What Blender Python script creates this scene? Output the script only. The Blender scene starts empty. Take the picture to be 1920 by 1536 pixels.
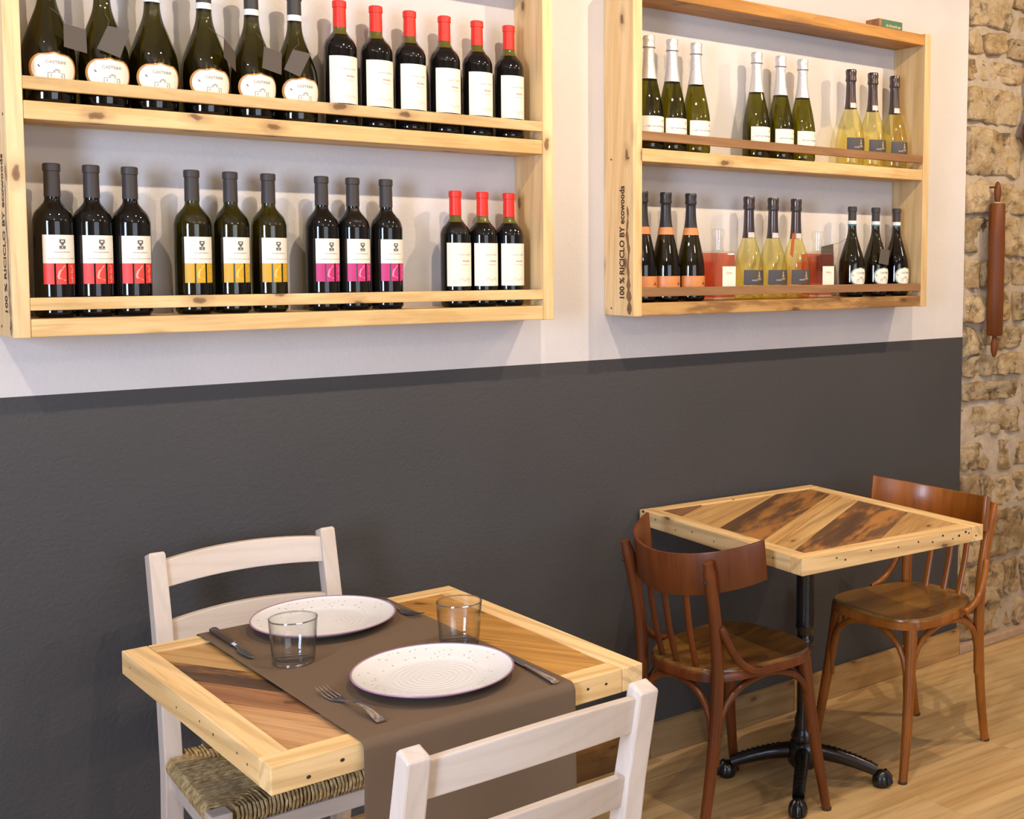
import bpy, bmesh, math, random
from mathutils import Vector, Matrix, noise

PI = math.pi
S = bpy.context.scene
COL = S.collection
random.seed(11)

# ------------------------------------------------------------------ camera
cd = bpy.data.cameras.new('camera')
cam = bpy.data.objects.new('camera', cd)
COL.objects.link(cam)
Fw = Vector((0.65506, 0.75191, -0.07440)).normalized()
Rt = Vector((0.75426, -0.65655, 0.00569)).normalized()
Up = Rt.cross(Fw).normalized()
M = Matrix((Rt, Up, -Fw)).transposed().to_4x4()
M.translation = Vector((0.0, -2.8258, 1.5046))
cam.matrix_world = M
cd.sensor_fit = 'HORIZONTAL'
cd.sensor_width = 36.0
cd.lens = 36.0 * 2287.0 / 1920.0
cd.shift_x = (960.0 - 1349.9) / 1920.0
cd.shift_y = (649.9 - 768.0) / 1920.0
cd.clip_start = 0.05
S.camera = cam

# ------------------------------------------------------------------ world, lights, exposure
S.view_settings.view_transform = 'Standard'
S.view_settings.look = 'None'
S.view_settings.exposure = 0.26
S.view_settings.gamma = 1.0
S.view_settings.use_curve_mapping = False
S.cycles.use_denoising = True
S.cycles.max_bounces = 10
S.cycles.transparent_max_bounces = 24
S.cycles.caustics_reflective = False
S.cycles.caustics_refractive = False
S.cycles.sample_clamp_indirect = 6.0

W = bpy.data.worlds.new('sky')
S.world = W
W.use_nodes = True
W.node_tree.nodes['Background'].inputs[0].default_value = (0.62, 0.76, 1.0, 1)
W.node_tree.nodes['Background'].inputs[1].default_value = 1.0

WARM = (1.0, 0.83, 0.63)
COOL = (0.70, 0.80, 1.0)

def lamp(name, kind, loc, energy, color, target=None, **kw):
    l = bpy.data.lights.new(name, kind)
    l.energy = energy
    l.color = color
    for k, v in kw.items():
        setattr(l, k, v)
    o = bpy.data.objects.new(name, l)
    COL.objects.link(o)
    o.location = loc
    if target is not None:
        o.rotation_euler = (Vector(target) - Vector(loc)).to_track_quat('-Z', 'Y').to_euler()
    return o

# ceiling spotlights washing the shelf wall
for x, watts, tint in ((-0.15, 46, WARM), (1.35, 58, (1.0, 0.81, 0.60)), (2.50, 62, (1.0, 0.78, 0.54)), (3.75, 63, (1.0, 0.76, 0.50))):
    lamp('ceiling_spot', 'SPOT', (x, -1.32, 2.80), watts, tint, (x, -0.25, 1.1), spot_size=math.radians(125), spot_blend=0.75, shadow_soft_size=0.014)
# general ceiling lamps further into the room
for x, y in ((0.3, -3.3), (2.6, -3.1), (4.6, -2.2)):
    lamp('ceiling_lamp', 'POINT', (x, y, 2.75), 21, WARM, None, shadow_soft_size=0.09)
# daylight through the two windows of the left wall and the shop window behind the camera
lamp('window_daylight', 'AREA', (-1.97, -2.6, 1.55), 130, (0.58, 0.72, 1.0), (0.6, -2.6, 1.2), shape='RECTANGLE', size=0.9, size_y=1.5)
lamp('window_daylight', 'AREA', (1.5, -5.42, 1.5), 38, (0.80, 0.88, 1.0), (1.5, 0, 1.2), shape='RECTANGLE', size=2.6, size_y=1.9)

# ------------------------------------------------------------------ helpers
def tag(o, label=None, cat=None, group=None, kind=None):
    if label: o['label'] = label
    if cat: o['category'] = cat
    if group: o['group'] = group
    if kind: o['kind'] = kind
    return o

def link(name, me, mat=None, parent=None, loc=(0, 0, 0), rot=(0, 0, 0)):
    o = bpy.data.objects.new(name, me)
    COL.objects.link(o)
    o.location = loc
    o.rotation_euler = rot
    if parent is not None:
        o.parent = parent
    if mat is not None and me is not None and not me.materials:
        me.materials.append(mat)
    return o

def thing(name, label, cat, loc=(0, 0, 0), rz=0.0, group=None):
    o = link(name, None, loc=loc, rot=(0, 0, rz))
    return tag(o, label, cat, group)

def copy_tree(o, parent=None):
    c = o.copy()
    COL.objects.link(c)
    c.parent = parent
    for ch in list(o.children):
        copy_tree(ch, c)
    return c

class MB:
    def __init__(s):
        s.v, s.f = [], []
    def add(s, vs, fs):
        n = len(s.v)
        s.v += [tuple(p) for p in vs]
        s.f += [tuple(i + n for i in f) for f in fs]
        return s
    def box(s, a, b):
        x0, y0, z0 = a; x1, y1, z1 = b
        return s.add([(x0,y0,z0),(x1,y0,z0),(x1,y1,z0),(x0,y1,z0),(x0,y0,z1),(x1,y0,z1),(x1,y1,z1),(x0,y1,z1)],
                     [(3,2,1,0),(4,5,6,7),(0,1,5,4),(1,2,6,5),(2,3,7,6),(3,0,4,7)])
    def lathe(s, prof, n=32, cx=0, cy=0):
        vs, fs = [], []
        rings = []
        for r, z in prof:
            if r < 1e-6:
                rings.append([len(vs)]); vs.append((cx, cy, z))
            else:
                rings.append(list(range(len(vs), len(vs) + n)))
                for i in range(n):
                    a = 2 * PI * i / n
                    vs.append((cx + r * math.cos(a), cy + r * math.sin(a), z))
        for A, B in zip(rings, rings[1:]):
            if len(A) == 1 and len(B) == 1: continue
            for i in range(n):
                j = (i + 1) % n
                if len(A) == 1: fs.append((A[0], B[j], B[i])[::-1])
                elif len(B) == 1: fs.append((A[i], A[j], B[0]))
                else: fs.append((A[i], A[j], B[j], B[i]))
        return s.add(vs, fs)
    def tube(s, pts, rad, n=10, square=False, cap=True, up=None):
        P = [Vector(p) for p in pts]
        if not hasattr(rad, '__len__'): rad = [rad] * len(P)
        vs, fs = [], []
        u = None
        for i, p in enumerate(P):
            t = (P[min(i + 1, len(P) - 1)] - P[max(i - 1, 0)]).normalized()
            if u is None:
                ref = Vector(up) if up else (Vector((0, 0, 1)) if abs(t.z) < 0.9 else Vector((1, 0, 0)))
                u = (ref - t * ref.dot(t)).normalized()
            else:
                u = (u - t * u.dot(t)).normalized()
            w = t.cross(u)
            r = rad[i]
            ru, rw = (r if hasattr(r, '__len__') else (r, r))
            for k in range(n):
                a = 2 * PI * k / n + (PI / 4 if square else 0)
                m = math.sqrt(2) if square else 1
                vs.append(p + u * (math.cos(a) * ru * m) + w * (math.sin(a) * rw * m))
        for i in range(len(P) - 1):
            for k in range(n):
                j = (k + 1) % n
                fs.append((i * n + k, i * n + j, (i + 1) * n + j, (i + 1) * n + k))
        if cap:
            fs.append(tuple(range(n))[::-1])
            fs.append(tuple((len(P) - 1) * n + k for k in range(n)))
        return s.add(vs, fs)
    def prism(s, poly, z0, z1):
        n = len(poly)
        vs = [(x, y, z0) for x, y in poly] + [(x, y, z1) for x, y in poly]
        fs = [tuple(range(n))[::-1], tuple(range(n, 2 * n))]
        fs += [(i, (i + 1) % n, n + (i + 1) % n, n + i) for i in range(n)]
        return s.add(vs, fs)
    def mesh(s, name, smooth=False, bevel=0.0, seg=2, angle=40, fix=True):
        me = bpy.data.meshes.new(name)
        bm = bmesh.new()
        bv = [bm.verts.new(p) for p in s.v]
        for f in s.f:
            try: bm.faces.new([bv[i] for i in f])
            except ValueError: pass
        if fix: bmesh.ops.recalc_face_normals(bm, faces=bm.faces)
        if bevel > 0:
            es = [e for e in bm.edges if len(e.link_faces) == 2 and e.calc_face_angle(0) > math.radians(35)]
            bmesh.ops.bevel(bm, geom=es, offset=bevel, segments=seg, profile=0.6, affect='EDGES', clamp_overlap=True)
        bm.to_mesh(me); bm.free()
        if smooth:
            me.polygons.foreach_set('use_smooth', [True] * len(me.polygons))
            if angle < 180:
                me.set_sharp_from_angle(angle=math.radians(angle))
        return me

def boxmesh(name, a, b, bevel=0.002):
    return MB().box(a, b).mesh(name, bevel=bevel)

# ------------------------------------------------------------------ materials
MATS = {}
def newmat(name):
    m = bpy.data.materials.new(name)
    m.use_nodes = True
    nt = m.node_tree
    b = nt.nodes['Principled BSDF']
    MATS[name] = m
    return m, nt, b

def N(nt, t, **kw):
    n = nt.nodes.new(t)
    for k, v in kw.items():
        if k.startswith('i_'):
            n.inputs[k[2:].replace('_', ' ')].default_value = v
        else:
            setattr(n, k, v)
    return n

def ramp(nt, stops, interp='LINEAR'):
    n = nt.nodes.new('ShaderNodeValToRGB')
    n.color_ramp.interpolation = interp
    e = n.color_ramp.elements
    while len(e) < len(stops): e.new(0.5)
    for el, (p, c) in zip(e, stops):
        el.position = p
        el.color = (*c, 1) if len(c) == 3 else c
    return n

def mixc(nt, fac, a, b, mode='MIX'):
    n = nt.nodes.new('ShaderNodeMix')
    n.data_type = 'RGBA'; n.blend_type = mode
    for sock, v in ((n.inputs[0], fac), (n.inputs[6], a), (n.inputs[7], b)):
        if hasattr(v, 'is_output') or hasattr(v, 'links'):
            nt.links.new(v, sock)
        else:
            sock.default_value = v if isinstance(v, (int, float)) else (*v, 1)
    return n.outputs[2]

def plain(name, col, rough=0.5, metal=0.0, spec=0.5, bump=0.0, bscale=200, coat=0.0, noise_col=0.0):
    m, nt, b = newmat(name)
    b.inputs['Base Color'].default_value = (*col, 1)
    b.inputs['Roughness'].default_value = rough
    b.inputs['Metallic'].default_value = metal
    b.inputs['Specular IOR Level'].default_value = spec
    if coat: b.inputs['Coat Weight'].default_value = coat; b.inputs['Coat Roughness'].default_value = 0.08
    if bump or noise_col:
        tc = N(nt, 'ShaderNodeTexCoord')
        no = N(nt, 'ShaderNodeTexNoise', i_Scale=bscale, i_Detail=4.0)
        nt.links.new(tc.outputs['Object'], no.inputs['Vector'])
        if bump:
            bu = N(nt, 'ShaderNodeBump', i_Strength=bump, i_Distance=0.004)
            nt.links.new(no.outputs['Fac'], bu.inputs['Height'])
            nt.links.new(bu.outputs['Normal'], b.inputs['Normal'])
        if noise_col:
            c = mixc(nt, no.outputs['Fac'], tuple(x * (1 - noise_col) for x in col), tuple(min(1, x * (1 + noise_col)) for x in col))
            nt.links.new(c, b.inputs['Base Color'])
    return m

def wood(name, light, dark, axis=0, grain=14.0, rough=0.5, knots=0.0, stain=None, stain_amt=0.0, stain_scale=3.0, ring=0.18, spec=0.35, bump=0.25, coat=0.0, fine=1.0, holes=0.0):
    """procedural timber: axis = grain direction in object space"""
    m, nt, b = newmat(name)
    L = nt.links.new
    tc = N(nt, 'ShaderNodeTexCoord')
    oi = N(nt, 'ShaderNodeObjectInfo')
    mul = N(nt, 'ShaderNodeVectorMath', operation='SCALE'); mul.inputs['Scale'].default_value = 37.0
    cmb = N(nt, 'ShaderNodeCombineXYZ')
    for i in range(3): L(oi.outputs['Random'], cmb.inputs[i])
    L(cmb.outputs[0], mul.inputs[0])
    add = N(nt, 'ShaderNodeVectorMath', operation='ADD')
    L(tc.outputs['Object'], add.inputs[0]); L(mul.outputs[0], add.inputs[1])
    mp = N(nt, 'ShaderNodeMapping')
    sc = [grain] * 3; sc[axis] = grain * 0.09
    mp.inputs['Scale'].default_value = sc
    L(add.outputs[0], mp.inputs['Vector'])
    n1 = N(nt, 'ShaderNodeTexNoise', i_Scale=1.0, i_Detail=6.0, i_Roughness=0.6, i_Distortion=0.6)
    L(mp.outputs[0], n1.inputs['Vector'])
    # growth rings: distorted bands
    wv = N(nt, 'ShaderNodeTexWave', wave_type='BANDS', bands_direction='DIAGONAL', i_Scale=1.1, i_Distortion=5.5, i_Detail=3.0)
    wv.inputs['Detail Scale'].default_value = 0.8
    L(mp.outputs[0], wv.inputs['Vector'])
    n2 = N(nt, 'ShaderNodeTexNoise', i_Scale=5.0, i_Detail=5.0, i_Roughness=0.7)
    mp2 = N(nt, 'ShaderNodeMapping')
    sc2 = [grain * 2.5] * 3; sc2[axis] = grain * 0.06
    mp2.inputs['Scale'].default_value = sc2
    L(add.outputs[0], mp2.inputs['Vector']); L(mp2.outputs[0], n2.inputs['Vector'])
    c0 = mixc(nt, ramp_out(nt, n1.outputs['Fac'], 0.3, 0.72), light, dark)
    c1 = mixc(nt, mathn(nt, 'MULTIPLY', ramp_out(nt, wv.outputs['Fac'], 0.55, 1.0), ring), c0, tuple(x * 0.62 for x in dark))
    c2 = mixc(nt, mathn(nt, 'MULTIPLY', ramp_out(nt, n2.outputs['Fac'], 0.5, 0.8), 0.6 * fine), c1, tuple(x * 0.5 for x in dark))
    if stain:
        n3 = N(nt, 'ShaderNodeTexNoise', i_Scale=stain_scale, i_Detail=6.0, i_Roughness=0.62)
        mp3 = N(nt, 'ShaderNodeMapping')
        s3 = [5.0] * 3; s3[axis] = 1.0
        mp3.inputs['Scale'].default_value = s3
        L(add.outputs[0], mp3.inputs['Vector']); L(mp3.outputs[0], n3.inputs['Vector'])
        c2 = mixc(nt, mathn(nt, 'MULTIPLY', ramp_out(nt, n3.outputs['Fac'], 0.48, 0.62), stain_amt), c2, stain)
    if knots > 0:
        vo = N(nt, 'ShaderNodeTexVoronoi', voronoi_dimensions='2D', i_Scale=1.0)
        sp_ = N(nt, 'ShaderNodeSeparateXYZ'); L(add.outputs[0], sp_.inputs[0])
        oth = [i for i in range(3) if i != axis]
        n5 = N(nt, 'ShaderNodeTexNoise', i_Scale=45.0, i_Detail=3.0)
        L(add.outputs[0], n5.inputs['Vector'])
        wob = mathn(nt, 'MULTIPLY', n5.outputs['Fac'], 0.14)
        cb = N(nt, 'ShaderNodeCombineXYZ')
        L(mathn(nt, 'ADD', mathn(nt, 'MULTIPLY', sp_.outputs[axis], 6.0), wob), cb.inputs[0])
        L(mathn(nt, 'ADD', mathn(nt, 'MULTIPLY', mathn(nt, 'ADD', sp_.outputs[oth[0]], sp_.outputs[oth[1]]), 13.0), wob), cb.inputs[1])
        L(cb.outputs[0], vo.inputs['Vector'])
        k = ramp(nt, [(0.0, (1, 1, 1)), (0.05 + 0.03 * knots, (0.9, 0.9, 0.9)), (0.075 + 0.04 * knots, (0.35, 0.35, 0.35)), (0.22 + 0.05 * knots, (0, 0, 0))])
        L(vo.outputs['Distance'], k.inputs[0])
        # only some cells carry a knot
        gate = mathn(nt, 'GREATER_THAN', sep(nt, vo.outputs['Color']), 1.0 - 0.5 * knots)
        c2 = mixc(nt, mathn(nt, 'MULTIPLY', mathn(nt, 'MULTIPLY', k.outputs[0], gate), 0.9), c2, (0.11, 0.042, 0.014))
    if holes > 0:
        vh = N(nt, 'ShaderNodeTexVoronoi', i_Scale=16.0)
        L(add.outputs[0], vh.inputs['Vector'])
        kh = ramp(nt, [(0.0, (1, 1, 1)), (0.09, (1, 1, 1)), (0.13, (0, 0, 0))])
        L(vh.outputs['Distance'], kh.inputs[0])
        gate = mathn(nt, 'GREATER_THAN', sep(nt, vh.outputs['Color']), 1.0 - holes)
        c2 = mixc(nt, mathn(nt, 'MULTIPLY', kh.outputs[0], gate), c2, (0.03, 0.015, 0.008))
    # slight tone shift from board to board
    hv = N(nt, 'ShaderNodeHueSaturation')
    mr = N(nt, 'ShaderNodeMapRange'); mr.inputs['To Min'].default_value = 0.88; mr.inputs['To Max'].default_value = 1.1
    L(oi.outputs['Random'], mr.inputs['Value']); L(mr.outputs[0], hv.inputs['Value'])
    L(c2, hv.inputs['Color'])
    L(hv.outputs[0], b.inputs['Base Color'])
    b.inputs['Roughness'].default_value = rough
    b.inputs['Specular IOR Level'].default_value = spec
    if coat: b.inputs['Coat Weight'].default_value = coat; b.inputs['Coat Roughness'].default_value = 0.18
    bu = N(nt, 'ShaderNodeBump', i_Strength=bump, i_Distance=0.0015)
    L(n2.outputs['Fac'], bu.inputs['Height']); L(bu.outputs[0], b.inputs['Normal'])
    return m

def ramp_out(nt, sock, a, b):
    mr = N(nt, 'ShaderNodeMapRange', interpolation_type='SMOOTHSTEP')
    mr.inputs['From Min'].default_value = a; mr.inputs['From Max'].default_value = b
    nt.links.new(sock, mr.inputs['Value'])
    return mr.outputs[0]

def mathn(nt, op, a, b=None):
    n = N(nt, 'ShaderNodeMath', operation=op)
    for i, v in enumerate((a, b)):
        if v is None: continue
        if isinstance(v, (int, float)): n.inputs[i].default_value = v
        else: nt.links.new(v, n.inputs[i])
    return n.outputs[0]

def sep(nt, sock, ch=0):
    n = N(nt, 'ShaderNodeSeparateColor')
    nt.links.new(sock, n.inputs[0])
    return n.outputs[ch]

def tinted_glass(name, col, gloss=0.06, edge=0.35, edge_col=None, rough=0.02):
    """thin coloured glass: light passes through tinted, surface mirrors by Fresnel"""
    m, nt, b = newmat(name)
    nt.nodes.remove(b)
    out = nt.nodes['Material Output']
    tr = N(nt, 'ShaderNodeBsdfTransparent')
    gl = N(nt, 'ShaderNodeBsdfGlossy'); gl.inputs['Roughness'].default_value = rough
    lw = N(nt, 'ShaderNodeLayerWeight'); lw.inputs['Blend'].default_value = edge
    c = mixc(nt, mathn(nt, 'POWER', lw.outputs['Facing'], 2.5), col, edge_col or tuple(x * x for x in col))
    nt.links.new(c, tr.inputs[0])
    lf = N(nt, 'ShaderNodeLayerWeight'); lf.inputs['Blend'].default_value = 0.5
    mx = N(nt, 'ShaderNodeMixShader')
    f2 = mathn(nt, 'ADD', mathn(nt, 'MULTIPLY', mathn(nt, 'POWER', lf.outputs['Facing'], 5.0), 0.8), gloss)
    nt.links.new(f2, mx.inputs[0]); nt.links.new(tr.outputs[0], mx.inputs[1]); nt.links.new(gl.outputs[0], mx.inputs[2])
    nt.links.new(mx.outputs[0], out.inputs['Surface'])
    return m

PINE_L, PINE_D = (0.76, 0.54, 0.27), (0.60, 0.375, 0.14)
pine_x = wood('pine_along_x', PINE_L, PINE_D, 0, knots=0.8, stain=(0.42, 0.24, 0.08), stain_amt=0.35, stain_scale=5.0, rough=0.55)
pine_z = wood('pine_along_z', (0.78, 0.57, 0.31), (0.63, 0.41, 0.17), 2, knots=0.7, rough=0.55, holes=0.05)
pine_y = wood('pine_along_y', PINE_L, PINE_D, 1, knots=0.5, rough=0.55)
pine_worn = wood('pine_worn', (0.60, 0.36, 0.13), (0.42, 0.22, 0.065), 0, knots=0.8, rough=0.55, stain=(0.16, 0.07, 0.025), stain_amt=0.7, stain_scale=3.2)
pine_top = wood('pine_orange_board', (0.55, 0.27, 0.06), (0.38, 0.16, 0.03), 0, knots=0.4, rough=0.5, stain=(0.14, 0.07, 0.03), stain_amt=0.5)
lath_brown = wood('brown_lath', (0.36, 0.19, 0.085), (0.24, 0.115, 0.045), 0, knots=0.2, rough=0.6)
bar_x = wood('table_bar_x', (0.81, 0.565, 0.275), (0.63, 0.38, 0.14), 0, ring=0.4, knots=0.5, rough=0.5, holes=0.12)
bar_y = wood('table_bar_y', (0.81, 0.575, 0.29), (0.63, 0.385, 0.15), 1, ring=0.4, knots=0.5, rough=0.5, holes=0.12)
P = {}
P['tan'] = wood('plank_tan', (0.62, 0.38, 0.15), (0.46, 0.25, 0.08), 0, rough=0.4, knots=0.4, ring=0.3, fine=1.5, bump=0.4)
P['pale'] = wood('plank_pale', (0.66, 0.43, 0.19), (0.5, 0.29, 0.1), 0, rough=0.4, knots=0.2, ring=0.6, grain=11)
P['orange'] = wood('plank_orange', (0.60, 0.31, 0.07), (0.42, 0.19, 0.035), 0, rough=0.4, knots=0.5, ring=0.3, fine=1.5, bump=0.4)
P['dark'] = wood('plank_dark', (0.17, 0.085, 0.035), (0.085, 0.042, 0.02), 0, rough=0.42, stain=(0.48, 0.21, 0.05), stain_amt=0.8, stain_scale=2.4, fine=1.5, bump=0.4)
P['umber'] = wood('plank_umber', (0.13, 0.065, 0.03), (0.05, 0.028, 0.016), 0, rough=0.42, stain=(0.55, 0.25, 0.05), stain_amt=0.7, stain_scale=3.5, fine=1.5, bump=0.4)
P['brown'] = wood('plank_brown', (0.30, 0.15, 0.065), (0.19, 0.09, 0.04), 0, rough=0.42, knots=0.4, fine=1.5, bump=0.4)
P['russet'] = wood('plank_russet', (0.40, 0.19, 0.08), (0.26, 0.11, 0.045), 0, rough=0.42, knots=0.5, ring=0.3, fine=1.5, bump=0.4)
P['rose'] = wood('plank_rose', (0.62, 0.36, 0.17), (0.48, 0.24, 0.09), 0, rough=0.42, knots=0.4, ring=0.3, fine=1.5, bump=0.4)

walnut = wood('bentwood_brown', (0.175, 0.046, 0.009), (0.09, 0.021, 0.004), 2, grain=9, rough=0.36, ring=0.25, spec=0.4, bump=0.08, coat=0.15)
walnut_warm = wood('bentwood_amber', (0.36, 0.115, 0.013), (0.20, 0.058, 0.006), 2, grain=9, rough=0.32, ring=0.25, spec=0.4, bump=0.06, coat=0.2)
walnut_seat = wood('bentwood_seat', (0.23, 0.10, 0.02), (0.10, 0.04, 0.009), 0, grain=7, rough=0.3, ring=0.2, spec=0.5, bump=0.06, coat=0.35, stain=(0.34, 0.17, 0.03), stain_amt=0.5, stain_scale=4.0)
walnut_gold = wood('bentwood_honey_seat', (0.34, 0.165, 0.03), (0.16, 0.065, 0.012), 0, grain=7, rough=0.3, ring=0.2, spec=0.5, bump=0.06, coat=0.35, stain=(0.44, 0.24, 0.05), stain_amt=0.5, stain_scale=2.0)
white_wood = wood('whitewashed_beech', (0.66, 0.56, 0.475), (0.60, 0.49, 0.40), 2, grain=16, rough=0.5, ring=0.12, bump=0.08, fine=0.25)
white_wood_x = wood('whitewashed_beech_x', (0.66, 0.56, 0.475), (0.60, 0.49, 0.40), 0, grain=16, rough=0.5, ring=0.12, bump=0.08, fine=0.25)
rush = plain('rush', (0.42, 0.29, 0.12), 0.75, bump=0.4, bscale=90, noise_col=0.45)
iron = plain('black_cast_iron', (0.006, 0.0055, 0.006), 0.24, spec=0.6, bump=0.15, bscale=60)
steel = plain('cutlery_steel', (0.62, 0.62, 0.64), 0.16, metal=1.0)
knife_grip = plain('dark_grip', (0.06, 0.035, 0.025), 0.35)
cloth = plain('brown_cloth', (0.132, 0.082, 0.046), 0.85, bump=0.25, bscale=900, noise_col=0.12)
rim_purple = plain('plate_rim_mauve', (0.36, 0.20, 0.30), 0.25)
clear_glass = tinted_glass('clear_tumbler', (0.992, 0.995, 0.99), gloss=0.045, edge=0.5, edge_col=(0.52, 0.56, 0.56))
white_foil = plain('silver_white_foil', (0.66, 0.64, 0.62), 0.34, metal=0.5, bump=0.3, bscale=120)
black_foil = plain('black_foil', (0.022, 0.018, 0.018), 0.35, spec=0.5)
charcoal_cap = plain('charcoal_capsule', (0.035, 0.028, 0.026), 0.55)
red_cap = plain('red_capsule', (0.72, 0.022, 0.008), 0.42)
grey_foil = plain('gunmetal_foil', (0.10, 0.075, 0.07), 0.22, metal=0.7)
orange_band = plain('orange_foil', (0.62, 0.24, 0.075), 0.42, noise_col=0.15, bscale=60)
white_band = plain('white_band', (0.75, 0.76, 0.72), 0.5)
teal_band = plain('teal_band', (0.03, 0.16, 0.22), 0.5)
paper = plain('label_paper', (0.80, 0.75, 0.66), 0.6)
cream = plain('label_cream', (0.85, 0.79, 0.66), 0.55)
ink = plain('label_ink', (0.12, 0.10, 0.09), 0.6)
ink_soft = plain('label_faint_ink', (0.36, 0.33, 0.30), 0.6)
ink_red = plain('label_red_ink', (0.62, 0.26, 0.18), 0.6)
ink_blue = plain('label_blue_ink', (0.26, 0.28, 0.40), 0.6)
gold_ink = plain('label_gold_ink', (0.42, 0.30, 0.14), 0.5)
bronze_edge = plain('label_bronze_edge', (0.52, 0.24, 0.06), 0.4)
lab_red = plain('label_red', (0.70, 0.045, 0.035), 0.5)
lab_pale = plain('label_pale_mark', (0.86, 0.36, 0.28), 0.5)
lab_yellow = plain('label_yellow', (0.60, 0.34, 0.012), 0.5)
lab_yellow2 = plain('label_yellow_mark', (0.75, 0.55, 0.16), 0.5)
lab_mag = plain('label_magenta', (0.52, 0.025, 0.16), 0.5)
lab_mag2 = plain('label_magenta_mark', (0.80, 0.30, 0.42), 0.5)
lab_black = plain('label_slate', (0.06, 0.052, 0.05), 0.55)
tag_black = plain('tag_card', (0.085, 0.068, 0.055), 0.7)
tag_red = plain('tag_rust_card', (0.42, 0.11, 0.035), 0.6)
string = plain('string', (0.10, 0.08, 0.06), 0.8)
green_box = plain('green_card', (0.05, 0.13, 0.055), 0.5, noise_col=0.2, bscale=60)
stamp = plain('stamp_ink', (0.035, 0.018, 0.012), 0.8)
pin_wood = wood('rolling_pin_wood', (0.19, 0.055, 0.009), (0.10, 0.026, 0.004), 2, grain=10, rough=0.45, ring=0.3, spec=0.3)
mortar = plain('lime_mortar', (0.42, 0.34, 0.25), 0.9, bump=0.8, bscale=38, noise_col=0.3)

def dark_glass(name, col, rough=0.03):
    m, nt, b = newmat(name)
    b.inputs['Base Color'].default_value = (*col, 1)
    b.inputs['Roughness'].default_value = rough
    b.inputs['IOR'].default_value = 1.52
    b.inputs['Specular IOR Level'].default_value = 0.45
    return m
glass_wine = dark_glass('wine_bottle_glass', (0.006, 0.005, 0.004))
glass_olive = tinted_glass('olive_bottle_glass', (0.24, 0.22, 0.045), gloss=0.06, edge=0.4, edge_col=(0.01, 0.012, 0.003))
glass_green = tinted_glass('green_bottle_glass', (0.40, 0.38, 0.06), gloss=0.06, edge=0.4, edge_col=(0.02, 0.024, 0.005))
glass_deep = tinted_glass('deep_green_glass', (0.19, 0.17, 0.07), gloss=0.06, edge=0.4, edge_col=(0.008, 0.01, 0.004))
glass_yellow = tinted_glass('pale_gold_glass', (0.96, 0.91, 0.60), gloss=0.06, edge=0.35, edge_col=(0.74, 0.60, 0.20))
glass_clear = tinted_glass('clear_bottle_glass', (0.985, 0.985, 0.98), gloss=0.05, edge=0.3, edge_col=(0.8, 0.8, 0.79))
glass_pink = tinted_glass('rose_glass', (0.97, 0.52, 0.42), gloss=0.045, edge=0.25, edge_col=(0.88, 0.30, 0.20))

_pc = {}
def plain_cached(n, c, r=0.6):
    if n not in _pc: _pc[n] = plain(n, c, r)
    return _pc[n]

# plaster paint
def plaster(name, col, bump=0.35, sc=55, rough=0.8, spec=0.25):
    m, nt, b = newmat(name)
    tc = N(nt, 'ShaderNodeTexCoord')
    n1 = N(nt, 'ShaderNodeTexNoise', i_Scale=sc, i_Detail=5.0, i_Roughness=0.6)
    n2 = N(nt, 'ShaderNodeTexNoise', i_Scale=2.2, i_Detail=3.0)
    nt.links.new(tc.outputs['Object'], n1.inputs['Vector']); nt.links.new(tc.outputs['Object'], n2.inputs['Vector'])
    c = mixc(nt, ramp_out(nt, n2.outputs['Fac'], 0.3, 0.7), tuple(x * 0.95 for x in col), tuple(min(1, x * 1.04) for x in col))
    nt.links.new(c, b.inputs['Base Color'])
    b.inputs['Roughness'].default_value = rough
    b.inputs['Specular IOR Level'].default_value = spec
    bu = N(nt, 'ShaderNodeBump', i_Strength=bump, i_Distance=0.003)
    nt.links.new(n1.outputs['Fac'], bu.inputs['Height']); nt.links.new(bu.outputs[0], b.inputs['Normal'])
    return m
paint_white = plaster('paint_off_white', (0.64, 0.605, 0.585), bump=0.55, sc=75)
paint_grey = plaster('paint_slate_grey', (0.052, 0.050, 0.051), bump=0.7, sc=95, rough=0.62, spec=0.4)
paint_room = plaster('paint_room', (0.42, 0.37, 0.33))

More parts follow.
